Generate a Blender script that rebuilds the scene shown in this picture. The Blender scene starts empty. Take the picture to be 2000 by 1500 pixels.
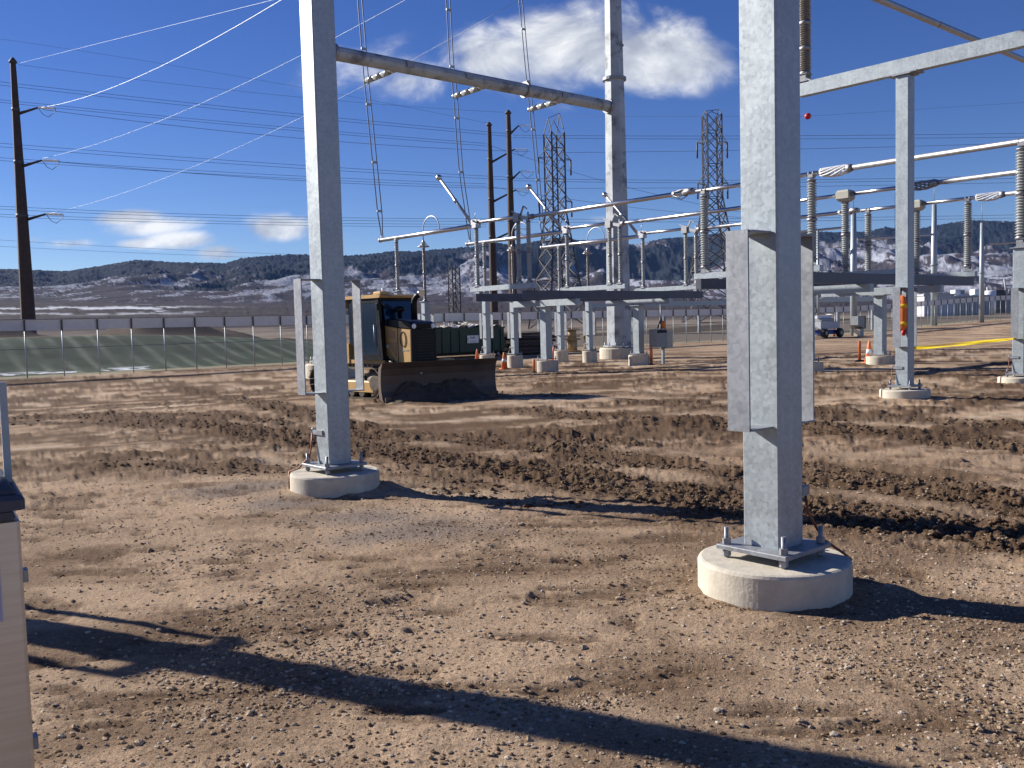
import bpy, bmesh, math, random
import numpy as np
from mathutils import Vector, Matrix

random.seed(7)
SC = bpy.context.scene
COL = SC.collection

# ------------------------------------------------------------------ camera
TH = math.radians(40.918)              # bearing of the substation's own grid
cam_d = bpy.data.cameras.new('camera'); cam = bpy.data.objects.new('camera', cam_d); COL.objects.link(cam)
cam_d.sensor_width = 36.0; cam_d.lens = 36.0 * 1818.6 / 2000.0
cam_d.clip_start = 0.05; cam_d.clip_end = 40000
_p, _r = math.radians(3.722), math.radians(1.506)
_M = np.array([[math.cos(_r), math.sin(_r), 0], [-math.sin(_r), math.cos(_r), 0], [0, 0, 1]]) @ \
     np.array([[1, 0, 0], [0, -math.sin(_p), -math.cos(_p)], [0, math.cos(_p), -math.sin(_p)]])
cam.matrix_world = Matrix(((_M[0][0], -_M[1][0], -_M[2][0], 0), (_M[0][1], -_M[1][1], -_M[2][1], 0),
                           (_M[0][2], -_M[1][2], -_M[2][2], 1.65), (0, 0, 0, 1)))
SC.camera = cam

# ------------------------------------------------------------------ sun, sky, exposure
SUN_EL = math.radians(26.0)
SUN_DIR = Vector((-math.cos(math.radians(26)) * math.cos(SUN_EL), math.sin(math.radians(26)) * math.cos(SUN_EL), math.sin(SUN_EL)))
sun_d = bpy.data.lights.new('sun', 'SUN'); sun = bpy.data.objects.new('sun', sun_d); COL.objects.link(sun)
sun_d.energy = 5.0; sun_d.angle = math.radians(0.5); sun_d.color = (1.0, 0.94, 0.86)
sun.rotation_euler = SUN_DIR.to_track_quat('Z', 'Y').to_euler()
SC.view_settings.view_transform = 'Standard'; SC.view_settings.look = 'None'
SC.view_settings.exposure = 0.78; SC.view_settings.gamma = 1.0; SC.view_settings.use_curve_mapping = False
SC.render.engine = 'CYCLES'
SC.cycles.use_denoising = True
SC.cycles.transparent_max_bounces = 24
SC.cycles.max_bounces = 8
SC.cycles.volume_bounces = 0

def nd(t, typ, loc=None, **kw):
    n = t.nodes.new(typ)
    for k, val in kw.items():
        setattr(n, k, val)
    return n

class NT:
    """tiny node-graph helper"""
    def __init__(s, tree): s.t = tree
    def n(s, typ, ins=None, **kw):
        x = s.t.nodes.new(typ)
        for k, val in kw.items(): setattr(x, k, val)
        for k, val in (ins or {}).items():
            if hasattr(val, 'is_output') or isinstance(val, bpy.types.NodeSocket): s.t.links.new(val, x.inputs[k])
            else: x.inputs[k].default_value = val
        return x
    def m(s, op, a, b=0.0, c=0.0, clamp=False):
        x = s.n('ShaderNodeMath', {0: a, 1: b, 2: c}, operation=op); x.use_clamp = clamp
        return x.outputs[0]
    def ramp(s, fac, stops, interp='LINEAR'):
        x = s.n('ShaderNodeValToRGB', {0: fac}); r = x.color_ramp; r.interpolation = interp
        while len(r.elements) < len(stops): r.elements.new(0.5)
        for e, (p, c) in zip(r.elements, stops):
            e.position = p; e.color = c if len(c) == 4 else (*c, 1)
        return x.outputs[0]
    def mix(s, f, a, b, blend='MIX'):
        x = s.n('ShaderNodeMix', data_type='RGBA', blend_type=blend)
        for k, val in ((0, f), (6, a), (7, b)):
            if isinstance(val, bpy.types.NodeSocket): s.t.links.new(val, x.inputs[k])
            else: x.inputs[k].default_value = val if k == 0 else ((*val, 1) if len(val) == 3 else val)
        return x.outputs[2]
    def noise(s, vec, scale, detail=4, rough=0.55, dist=0.0):
        ins = {'Scale': scale, 'Detail': detail, 'Roughness': rough, 'Distortion': dist}
        if vec is not None: ins['Vector'] = vec
        return s.n('ShaderNodeTexNoise', ins).outputs[0]

world = bpy.data.worlds.new('World'); SC.world = world; world.use_nodes = True
wt = world.node_tree; wt.nodes.clear(); W = NT(wt)
sky = W.n('ShaderNodeTexSky', sky_type='NISHITA'); sky.sun_disc = False
sky.sun_elevation = SUN_EL; sky.sun_rotation = math.atan2(SUN_DIR.x, SUN_DIR.y)
sky.altitude = 1900; sky.air_density = 1.0; sky.dust_density = 0.05; sky.ozone_density = 3.5
tc = W.n('ShaderNodeTexCoord').outputs['Generated']
sep = W.n('ShaderNodeSeparateXYZ', {0: tc})
yy = W.m('MAXIMUM', sep.outputs[1], 0.05)
cx = W.m('DIVIDE', sep.outputs[0], yy); cz = W.m('DIVIDE', sep.outputs[2], yy)   # direction as slopes
cvec = W.n('ShaderNodeCombineXYZ', {0: cx, 1: cz, 2: 0.0}).outputs[0]
cvs = W.n('ShaderNodeMapping', {0: cvec, 3: (1.0, 1.45, 1.0)}).outputs[0]
n1 = W.noise(cvs, 8.5, 10, 0.57, 0.5)
shv = W.n('ShaderNodeMapping', {0: cvs, 1: (0.016, -0.026, 0.0)}).outputs[0]
n2 = W.noise(shv, 8.5, 6, 0.52, 0.5)
CLOUDS = [(0.000, 0.282, 0.075, 0.030, 1.0), (0.075, 0.290, 0.085, 0.046, 1.15), (0.165, 0.278, 0.090, 0.034, 1.1), (-0.115, 0.268, 0.095, 0.034, 0.62), (0.03, 0.262, 0.10, 0.02, 0.7),
          (-0.405, 0.123, 0.042, 0.009, 0.95), (-0.345, 0.097, 0.044, 0.011, 1.15), (-0.312, 0.084, 0.028, 0.011, 1.1), (-0.385, 0.095, 0.032, 0.006, 0.95), (-0.375, 0.112, 0.055, 0.012, 0.75),
          (-0.246, 0.108, 0.036, 0.012, 1.15), (-0.47, 0.097, 0.034, 0.006, 0.8), (0.118, 0.108, 0.042, 0.008, 0.7), (-0.505, 0.102, 0.016, 0.006, 0.7)]
mask = None
for (ex, ez, rx, rz, wgt) in CLOUDS:
    a = W.m('DIVIDE', W.m('SUBTRACT', cx, ex), rx); b = W.m('DIVIDE', W.m('SUBTRACT', cz, ez), rz)
    d = W.m('ADD', W.m('MULTIPLY', a, a), W.m('MULTIPLY', b, b))
    g = W.m('MULTIPLY', W.m('EXPONENT', W.m('MULTIPLY', d, -0.75)), wgt)
    mask = g if mask is None else W.m('MAXIMUM', mask, g)
front = W.m('GREATER_THAN', sep.outputs[1], 0.05)
dens = W.m('ADD', W.m('MULTIPLY', mask, 1.0), W.m('MULTIPLY', W.m('SUBTRACT', n1, 0.5), 1.7))
dens = W.n('ShaderNodeMapRange', {0: dens, 1: 0.32, 2: 0.98}, interpolation_type='SMOOTHSTEP').outputs[0]
dens = W.m('MULTIPLY', W.m('MULTIPLY', dens, W.n('ShaderNodeMapRange', {0: mask, 1: 0.06, 2: 0.4}, interpolation_type='SMOOTHSTEP').outputs[0]), front)
lit = W.n('ShaderNodeMapRange', {0: W.m('SUBTRACT', n1, n2), 1: -0.14, 2: 0.12}).outputs[0]
CL = W.ramp(lit, [(0.0, (4.9, 5.3, 6.3)), (0.5, (7.6, 8.0, 8.7)), (1.0, (12.0, 12.0, 11.9))])
skyc = W.n('ShaderNodeHueSaturation', {'Hue': 0.521, 'Saturation': 1.22, 'Value': 1.14, 'Color': sky.outputs[0]}).outputs[0]
skyc = W.mix(W.m('MULTIPLY', dens, 0.93), skyc, CL)
bg = W.n('ShaderNodeBackground', {0: skyc, 1: 0.052})
W.t.links.new(bg.outputs[0], W.n('ShaderNodeOutputWorld').inputs[0])

# ------------------------------------------------------------------ materials
MATS = {}
def mat(name, col, rough=0.6, metal=0.0, var=0.15, nscale=8.0, bump=0.0, bscale=40.0, dirt=None, spec=0.5, coords='Object', stretch=None, dscale=2.0, dlo=0.5, dhi=0.72):
    """procedural material: noise-varied colour, optional grime colour in patches, optional bump"""
    if name in MATS: return MATS[name]
    m = bpy.data.materials.new(name); m.use_nodes = True; t = m.node_tree; t.nodes.clear(); g = NT(t)
    co = g.n('ShaderNodeTexCoord').outputs[coords]
    if stretch: co = g.n('ShaderNodeMapping', {0: co, 3: stretch}).outputs[0]
    nz = g.noise(co, nscale, 5, 0.6)
    lo = tuple(c * (1 - var) for c in col); hi = tuple(min(1, c * (1 + var)) for c in col)
    c = g.ramp(nz, [(0.3, lo), (0.7, hi)])
    if dirt:
        dz = g.noise(co, dscale, 6, 0.62)
        f = g.n('ShaderNodeMapRange', {0: dz, 1: dlo, 2: dhi}).outputs[0]
        c = g.mix(f, c, dirt)
    b = g.n('ShaderNodeBsdfPrincipled', {'Base Color': c, 'Roughness': rough, 'Metallic': metal, 'Specular IOR Level': spec})
    rr = g.n('ShaderNodeMapRange', {0: nz, 3: max(0.02, rough - 0.08), 4: min(1, rough + 0.1)}).outputs[0]
    t.links.new(rr, b.inputs['Roughness'])
    if bump:
        bn = g.n('ShaderNodeBump', {'Strength': bump, 'Distance': 0.01, 'Height': g.noise(co, bscale, 4, 0.6)})
        t.links.new(bn.outputs[0], b.inputs['Normal'])
    t.links.new(b.outputs[0], g.n('ShaderNodeOutputMaterial').inputs[0])
    MATS[name] = m
    return m

def galv_mat(name, base, metal, rough):
    """hot-dip galvanised steel: spangle cells, cloudy zinc bloom, faint run streaks"""
    m = bpy.data.materials.new(name); m.use_nodes = True; t = m.node_tree; t.nodes.clear(); g = NT(t)
    co = g.n('ShaderNodeTexCoord').outputs['Object']
    vor = g.n('ShaderNodeTexVoronoi', {'Vector': co, 'Scale': 42.0, 'Randomness': 1.0}).outputs['Color']
    spang = g.n('ShaderNodeSeparateColor', {0: vor}).outputs[0]
    cloud = g.noise(co, 5.0, 6, 0.65)
    st = g.noise(g.n('ShaderNodeMapping', {0: co, 3: (9, 9, 0.7)}).outputs[0], 3.0, 4, 0.6)
    f = g.m('ADD', g.m('MULTIPLY', spang, 0.22), g.m('ADD', g.m('MULTIPLY', cloud, 0.55), g.m('MULTIPLY', st, 0.25)))
    c = g.ramp(f, [(0.30, tuple(x * 0.80 for x in base)), (0.52, base), (0.74, tuple(min(1, x * 1.22) for x in base))])
    scuff = g.n('ShaderNodeMapRange', {0: g.noise(co, 2.6, 9, 0.72, 0.8), 1: 0.64, 2: 0.74}).outputs[0]
    c = g.mix(g.m('MULTIPLY', scuff, 0.6), c, (0.13, 0.135, 0.14))
    drip = g.n('ShaderNodeMapRange', {0: g.noise(g.n('ShaderNodeMapping', {0: co, 3: (26, 26, 0.5)}).outputs[0], 1.0, 5, 0.6), 1: 0.60, 2: 0.78}).outputs[0]
    c = g.mix(g.m('MULTIPLY', drip, 0.35), c, tuple(min(1, x * 1.35) for x in base))
    zz_ = g.n('ShaderNodeSeparateXYZ', {0: co}).outputs[2]
    mud = g.m('MULTIPLY', g.n('ShaderNodeMapRange', {0: zz_, 1: 0.75, 2: 0.28}).outputs[0], g.n('ShaderNodeMapRange', {0: g.noise(co, 34.0, 5, 0.7), 1: 0.52, 2: 0.64}).outputs[0])
    c = g.mix(g.m('MULTIPLY', mud, 0.55), c, (0.21, 0.15, 0.10))
    b = g.n('ShaderNodeBsdfPrincipled', {'Base Color': c, 'Metallic': metal})
    t.links.new(g.n('ShaderNodeMapRange', {0: f, 1: 0.3, 2: 0.75, 3: rough - 0.08, 4: rough + 0.12}).outputs[0], b.inputs['Roughness'])
    bn = g.n('ShaderNodeBump', {'Strength': 0.10, 'Distance': 0.004, 'Height': f}); t.links.new(bn.outputs[0], b.inputs['Normal'])
    t.links.new(b.outputs[0], g.n('ShaderNodeOutputMaterial').inputs[0])
    MATS[name] = m
    return m

GALV = galv_mat('galvanised_steel', (0.35, 0.395, 0.42), 0.35, 0.46)
GALV2 = galv_mat('galvanised_plate', (0.27, 0.285, 0.31), 0.35, 0.5)
POLE = mat('pole_galvanised', (0.38, 0.41, 0.43), 0.55, 0.25, 0.22, 1.1, 0.12, 6.0, dirt=(0.16, 0.17, 0.185), dscale=1.3, dlo=0.50, dhi=0.64)
ALU = mat('aluminium_tube', (0.58, 0.58, 0.60), 0.30, 1.0, 0.06, 5.0)
ALUD = mat('aluminium_dull', (0.40, 0.40, 0.415), 0.45, 0.9, 0.12, 9.0)
CAST = mat('cast_fitting', (0.30, 0.30, 0.31), 0.5, 0.7, 0.2, 14.0)
PORC = mat('grey_porcelain', (0.34, 0.36, 0.35), 0.22, 0.0, 0.10, 10.0, spec=0.6)
PORCB = mat('brownish_grey_porcelain', (0.20, 0.18, 0.165), 0.25, 0.0, 0.12, 10.0, spec=0.6)
CONC = mat('pier_concrete', (0.54, 0.49, 0.395), 0.9, 0.0, 0.16, 7.0, 0.35, 30.0, dirt=(0.33, 0.27, 0.20), dscale=3.0, dlo=0.55, dhi=0.8)
RUST = mat('weathering_steel', (0.062, 0.038, 0.03), 0.75, 0.1, 0.30, 2.0, 0.2, 12.0)
DARKST = mat('dark_lattice_steel', (0.10, 0.095, 0.10), 0.65, 0.4, 0.2, 3.0)
WIRE = mat('dark_conductor', (0.10, 0.11, 0.14), 0.5, 0.7, 0.1, 1.0)
WIREB = mat('bright_conductor', (0.55, 0.57, 0.60), 0.5, 0.6, 0.1, 1.0)
WIREM = mat('mid_conductor', (0.34, 0.36, 0.39), 0.5, 0.6, 0.1, 1.0)
COPPER = mat('copper_ground_wire', (0.20, 0.075, 0.045), 0.5, 0.5, 0.2, 10.0)
ORANGE = mat('safety_orange', (0.80, 0.20, 0.06), 0.5, 0.0, 0.12, 6.0, dirt=(0.35, 0.16, 0.08), dscale=5, dlo=0.6, dhi=0.8)
WHITE = mat('white_paint', (0.75, 0.76, 0.77), 0.5, 0.0, 0.06, 5.0, dirt=(0.5, 0.47, 0.42), dscale=3, dlo=0.6, dhi=0.85)
YELLOW = mat('machine_yellow', (0.58, 0.355, 0.125), 0.42, 0.0, 0.08, 4.0, dirt=(0.34, 0.24, 0.13), dscale=2.5, dlo=0.52, dhi=0.8)
BLACKP = mat('black_paint', (0.009, 0.009, 0.011), 0.4, 0.0, 0.25, 5.0, dirt=(0.045, 0.036, 0.027), dscale=3, dlo=0.70, dhi=0.95, spec=0.2)
RUBBER = mat('rubber', (0.025, 0.024, 0.023), 0.8, 0.0, 0.25, 9.0, dirt=(0.10, 0.075, 0.05), dscale=4, dlo=0.5, dhi=0.8)
STEELW = mat('worn_blade_steel', (0.10, 0.075, 0.062), 0.5, 0.35, 0.25, 3.0, dirt=(0.11, 0.075, 0.05), dscale=2.2, dlo=0.42, dhi=0.7)
TRACK = mat('muddy_track_steel', (0.10, 0.085, 0.07), 0.55, 0.5, 0.3, 8.0, dirt=(0.15, 0.105, 0.07), dscale=5, dlo=0.42, dhi=0.66)
MUD = mat('wet_dirt', (0.085, 0.058, 0.038), 0.9, 0.0, 0.35, 5.0, 0.6, 22.0)
GLASS = mat('tinted_glass', (0.006, 0.022, 0.05), 0.06, 0.0, 0.1, 3.0, spec=0.7)
GREEN = mat('dumpster_green', (0.006, 0.034, 0.019), 0.5, 0.0, 0.15, 2.0, dirt=(0.018, 0.022, 0.017), dscale=1.5, dlo=0.5, dhi=0.8)
WOOD = mat('raw_timber', (0.42, 0.30, 0.15), 0.8, 0.0, 0.25, 4.0, stretch=(1, 1, 6))
DWOOD = mat('dark_timber', (0.055, 0.040, 0.032), 0.85, 0.0, 0.4, 5.0)
BLUE = mat('lift_blue', (0.015, 0.04, 0.20), 0.45, 0.0, 0.12, 4.0)
STAIN = mat('brushed_stainless', (0.60, 0.57, 0.53), 0.40, 0.9, 0.10, 3.0, stretch=(1, 1, 30))
NAVY = mat('moulded_dark_cap', (0.055, 0.06, 0.075), 0.6, 0.0, 0.2, 8.0, dirt=(0.20, 0.16, 0.12), dscale=6, dlo=0.55, dhi=0.8)
def tape_mat():
    m = bpy.data.materials.new('caution_tape'); m.use_nodes = True; t = m.node_tree; t.nodes.clear(); g = NT(t)
    nz = g.noise(g.n('ShaderNodeTexCoord').outputs['Object'], 6.0, 3); c = g.ramp(nz, [(0.3, (0.78, 0.58, 0.02)), (0.7, (0.88, 0.70, 0.04))])
    a_ = g.n('ShaderNodeBsdfPrincipled', {'Base Color': c, 'Roughness': 0.4}); b_ = g.n('ShaderNodeBsdfTranslucent', {'Color': c})
    t.links.new(g.n('ShaderNodeMixShader', {0: 0.5, 1: a_.outputs[0], 2: b_.outputs[0]}).outputs[0], g.n('ShaderNodeOutputMaterial').inputs[0]); return m
TAPE = tape_mat()
VEST = mat('orange_tag_fabric', (0.92, 0.22, 0.03), 0.7, 0.0, 0.10, 9.0)
LIME = mat('yellow_stripe', (0.90, 0.55, 0.02), 0.5, 0.0, 0.05, 9.0)
REDB = mat('red_marker_ball', (0.45, 0.015, 0.012), 0.45, 0.0, 0.05, 3.0)
LAMP = mat('lamp_glass', (0.80, 0.82, 0.84), 0.15, 0.0, 0.03, 3.0, spec=0.8)
HOUSEW = mat('pale_siding', (0.55, 0.55, 0.56), 0.7, 0.0, 0.08, 2.0)
GREYBOX = mat('cabinet_grey', (0.26, 0.28, 0.28), 0.5, 0.1, 0.08, 4.0)
BEIGE = mat('device_head_beige', (0.42, 0.41, 0.34), 0.55, 0.0, 0.08, 5.0)
TRASH = mat('pale_debris', (0.68, 0.64, 0.57), 0.9, 0.0, 0.3, 6.0)

def mesh_mat(name, col, fac, rough=0.6):
    """fence fabric too fine to resolve: woven wire as partial coverage"""
    m = bpy.data.materials.new(name); m.use_nodes = True; t = m.node_tree; t.nodes.clear(); g = NT(t)
    co = g.n('ShaderNodeTexCoord').outputs['Object']
    nz = g.noise(co, 3.0, 3, 0.5)
    b = g.n('ShaderNodeBsdfPrincipled', {'Base Color': (*col, 1), 'Roughness': rough, 'Metallic': 0.3})
    tr = g.n('ShaderNodeBsdfTransparent')
    f = g.n('ShaderNodeMapRange', {0: nz, 1: 0.2, 2: 0.8, 3: fac * 0.85, 4: min(1, fac * 1.15)}).outputs[0]
    mx = g.n('ShaderNodeMixShader', {0: f, 1: tr.outputs[0], 2: b.outputs[0]})
    t.links.new(mx.outputs[0], g.n('ShaderNodeOutputMaterial').inputs[0])
    return m
CHAIN = mesh_mat('chain_link_fabric', (0.40, 0.41, 0.41), 0.15)
DGALV = mat('shade_toned_beam', (0.085, 0.09, 0.115), 0.45, 0.35, 0.2, 3.0)  # galvanised long beams: the dark of their shaded faces put into the base colour
BAND = mesh_mat('dense_mesh_band', (0.60, 0.61, 0.62), 0.97)

# ------------------------------------------------------------------ mesh building
class MB:
    def __init__(s): s.v = []; s.f = []; s.sm = []; s.mi = []; s.cur = 0
    def add(s, vs, fs, smooth=False):
        o = len(s.v); s.v.extend([tuple(x) for x in vs])
        for f in fs:
            s.f.append(tuple(i + o for i in f)); s.sm.append(smooth); s.mi.append(s.cur)
        return s
    def box(s, x0, x1, y0, y1, z0, z1, bev=0.0):
        if bev > 0:
            return s.bbox(x0, x1, y0, y1, z0, z1, bev)
        v = [(x, y, z) for z in (z0, z1) for y in (y0, y1) for x in (x0, x1)]
        return s.add(v, [(0, 2, 3, 1), (4, 5, 7, 6), (0, 1, 5, 4), (2, 6, 7, 3), (0, 4, 6, 2), (1, 3, 7, 5)])
    def bbox(s, x0, x1, y0, y1, z0, z1, b):
        """box with chamfered vertical edges and chamfered top rim"""
        def ring(e, z): return [(x0 + e + b, y0 + e, z), (x1 - e - b, y0 + e, z), (x1 - e, y0 + e + b, z), (x1 - e, y1 - e - b, z),
                                (x1 - e - b, y1 - e, z), (x0 + e + b, y1 - e, z), (x0 + e, y1 - e - b, z), (x0 + e, y0 + e + b, z)]
        R = [ring(0, z0), ring(0, z1 - b), ring(b * 0.8, z1)]
        v = [p for r in R for p in r]; f = [tuple(range(7, -1, -1)), tuple(range(16, 24))]
        for k in range(2):
            for i in range(8):
                j = (i + 1) % 8; f.append((k * 8 + i, k * 8 + j, k * 8 + 8 + j, k * 8 + 8 + i))
        return s.add(v, f)
    def obox(s, p0, p1, w, h, up=(0, 0, 1)):
        """box beam from p0 to p1, w wide, h high"""
        a = Vector(p0); b = Vector(p1); d = (b - a).normalized(); u_ = Vector(up)
        if abs(d.dot(u_)) > 0.98: u_ = Vector((1, 0, 0))
        r = d.cross(u_).normalized() * (w / 2); q = r.cross(d).normalized() * (h / 2)
        v = [a - r - q, a + r - q, a + r + q, a - r + q, b - r - q, b + r - q, b + r + q, b - r + q]
        return s.add(v, [(3, 2, 1, 0), (4, 5, 6, 7), (0, 1, 5, 4), (1, 2, 6, 5), (2, 3, 7, 6), (3, 0, 4, 7)])
    def tube(s, pts, r, n=10, smooth=True, cap=True):
        P = [Vector(p) for p in pts]; N = len(P); rr = r if isinstance(r, (list, tuple)) else [r] * N
        prev = None; v = []
        for i, p in enumerate(P):
            d = (P[min(i + 1, N - 1)] - P[max(i - 1, 0)]).normalized()
            if prev is None:
                a = Vector((0, 0, 1)) if abs(d.z) < 0.9 else Vector((1, 0, 0))
                x = d.cross(a).normalized()
            else:
                x = (prev - d * prev.dot(d)).normalized()
            prev = x; y = d.cross(x)
            for k in range(n):
                t = 2 * math.pi * k / n
                v.append(p + (x * math.cos(t) + y * math.sin(t)) * rr[i])
        f = []
        for i in range(N - 1):
            for k in range(n):
                k2 = (k + 1) % n
                f.append((i * n + k, i * n + k2, (i + 1) * n + k2, (i + 1) * n + k))
        s.add(v, f, smooth)
        if cap:
            o = len(s.v) - N * n
            s.f.append(tuple(o + k for k in range(n - 1, -1, -1))); s.sm.append(False); s.mi.append(s.cur)
            s.f.append(tuple(o + (N - 1) * n + k for k in range(n))); s.sm.append(False); s.mi.append(s.cur)
        return s
    def lathe(s, prof, n=20, c=(0, 0), smooth=True, a0=0.0):
        v = []; f = []
        for (r, z) in prof:
            for k in range(n):
                t = 2 * math.pi * k / n + a0
                v.append((c[0] + r * math.cos(t), c[1] + r * math.sin(t), z))
        m = len(prof)
        for i in range(m - 1):
            for k in range(n):
                k2 = (k + 1) % n
                f.append((i * n + k, i * n + k2, (i + 1) * n + k2, (i + 1) * n + k))
        s.add(v, f, smooth)
        o = len(s.v) - m * n
        s.f.append(tuple(o + k for k in range(n - 1, -1, -1))); s.sm.append(False); s.mi.append(s.cur)
        s.f.append(tuple(o + (m - 1) * n + k for k in range(n))); s.sm.append(False); s.mi.append(s.cur)
        return s
    def prism(s, poly, y0, y1):
        """polygon in xz extruded along y"""
        n = len(poly); v = [(x, y0, z) for x, z in poly] + [(x, y1, z) for x, z in poly]
        f = [tuple(range(n)), tuple(range(2 * n - 1, n - 1, -1))]
        for i in range(n):
            j = (i + 1) % n; f.append((j, i, n + i, n + j))
        return s.add(v, f)
    def mesh(s, name, mats):
        me = bpy.data.meshes.new(name); me.from_pydata(s.v, [], s.f)
        for m in (mats if isinstance(mats, (list, tuple)) else [mats]): me.materials.append(m)
        me.polygons.foreach_set('use_smooth', s.sm); me.polygons.foreach_set('material_index', s.mi)
        me.update()
        return me
    def build(s, name, mats, parent=None, loc=None, rz=0.0):
        return link(name, s.mesh(name, mats), parent, loc, rz)

def link(name, me, parent=None, loc=None, rz=0.0):
    o = bpy.data.objects.new(name, me); COL.objects.link(o)
    if parent is not None: o.parent = parent
    if loc is not None: o.location = loc
    o.rotation_euler = (0, 0, rz)
    return o
def tag(o, label, cat, group=None, kind=None):
    o['label'] = label; o['category'] = cat
    if group: o['group'] = group
    if kind: o['kind'] = kind
    return o
def S(u, s, z=0.0):
    """substation grid (u along the beams, s away along the bus) to world"""
    return Vector((u * math.cos(TH) - s * math.sin(TH), u * math.sin(TH) + s * math.cos(TH), z))
def thing(name, label, cat, loc, rz=0.0, group=None):
    o = bpy.data.objects.new(name, None); COL.objects.link(o); o.location = loc; o.rotation_euler = (0, 0, rz)
    o.empty_display_size = 0.2
    return tag(o, label, cat, group)
def site(name, label, cat, u, s, z=0.0, group=None): return thing(name, label, cat, S(u, s, z), TH, group)
def structure(o): o['kind'] = 'structure'; return o

# ------------------------------------------------------------------ terrain
def _hash(ix, iy, seed):
    h = (ix.astype(np.int64) * 374761393 + iy.astype(np.int64) * 668265263 + seed * 1442695041) & 0xFFFFFFFF
    h = ((h ^ (h >> 13)) * 1274126177) & 0xFFFFFFFF
    h = ((h ^ (h >> 15)) * 2246822519) & 0xFFFFFFFF
    return ((h ^ (h >> 16)) & 0xFFFFFF) / float(0xFFFFFF)
def vnoise(x, y, seed=0):
    ix = np.floor(x); iy = np.floor(y); fx = x - ix; fy = y - iy
    fx = fx * fx * fx * (fx * (fx * 6 - 15) + 10); fy = fy * fy * fy * (fy * (fy * 6 - 15) + 10)
    a = _hash(ix, iy, seed); b = _hash(ix + 1, iy, seed); c = _hash(ix, iy + 1, seed); d = _hash(ix + 1, iy + 1, seed)
    return (a * (1 - fx) + b * fx) * (1 - fy) + (c * (1 - fx) + d * fx) * fy
def fbm(x, y, seed=0, octs=4, gain=0.5, lac=2.03):
    v = 0; a = 1; t = 0
    for k in range(octs):
        v = v + a * vnoise(x, y, seed + k * 17); t += a; a *= gain
        x = x * lac + 11.3; y = y * lac - 7.1
    return v / t
def ss(a, b, x):
    t = np.clip((x - a) / (b - a), 0, 1); return t * t * (3 - 2 * t)

BANDS = [
    ([(-11.41, 20.67), (-9.26, 19.72), (-6.75, 17.42), (-4.76, 15.6), (-2.87, 13.57), (-1.63, 12.1), (-0.64, 11.03), (0.52, 9.91), (1.45, 8.86), (2.01, 8.15), (2.85, 7.4), (3.65, 6.6), (4.25, 5.89)], 0.42, 1.0),
    ([(-10.35, 18.73), (-7.97, 17.37), (-5.95, 16.04)], 0.3, 0.8),
    ([(-9.64, 20.54), (-7.44, 19.22), (-5.5, 18.06), (-3.96, 16.21)], 0.3, 1.0),
    ([(-12.48, 33.87), (-9.49, 28.72), (-6.8, 23.69), (-4.78, 19.62), (-3.31, 16.56), (-2.05, 14.14)], 0.38, 0.9),
    ([(-2.6, 12.95), (-1.67, 11.42), (-0.86, 9.96), (-0.28, 8.97), (0.34, 8.26)], 0.3, 0.4),
    ([(-1.93, 14.38), (-0.76, 13.37), (0.32, 12.37), (1.21, 11.12), (1.95, 10.2), (2.39, 9.67), (3.04, 9.19)], 0.4, 0.75),
    ([(0.43, 13.6), (0.92, 13.01), (1.63, 12.42)], 0.28, 1.0),
    ([(-0.01, 17.8), (0.9, 16.55), (1.99, 15.81), (2.86, 14.85), (3.42, 13.84)], 0.5, 0.85),
    ([(2.58, 18.74), (3.79, 17.23), (4.83, 15.67), (6.36, 14.43), (7.65, 12.6)], 0.55, 0.7),
    ([(4.37, 14.17), (5.04, 13.07), (5.68, 12.11), (6.18, 11.2), (6.71, 10.11)], 0.55, 1.0),
    ([(3.11, 10.11), (3.53, 9.43), (3.85, 8.72)], 0.45, 1.0),
    ([(3.99, 9.04), (4.14, 8.34), (4.33, 7.83), (4.63, 7.27)], 0.4, 0.9),
    ([(2.49, 8.08), (3.09, 7.47), (3.42, 6.87), (3.61, 6.52)], 0.4, 0.6),
    ([(-0.25, 22.59), (1.15, 20.98), (2.85, 20.69), (4.88, 19.7)], 0.5, 0.6),
    ([(-0.65, 29.95), (2.25, 27.22), (4.76, 24.69), (7.29, 22.04), (8.62, 19.55), (9.74, 17.66)], 1.0, 0.45),
    ([(-11.28, 25.59), (-8.48, 22.95), (-6.87, 23.05), (-4.78, 20.12)], 0.3, 0.5),
    ([(-4.92, 11.78), (-3.54, 11.13), (-2.66, 10.78), (-2.32, 11.54)], 0.3, 0.55),
]
PITS = [(-0.65, 5.49, 0.24), (-0.84, 4.93, 0.12), (-0.55, 4.97, 0.12), (-3.15, 7.68, 0.2), (0.36, 6.36, 0.14), (-2.02, 6.86, 0.12), (-1.96, 6.28, 0.13), (0.12, 5.58, 0.1), (3.03, 5.95, 0.2)]
GRAV = [(-2.16, 8.71), (-1.37, 8.03), (-0.74, 7.55), (-2.93, 9.5)]
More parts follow.
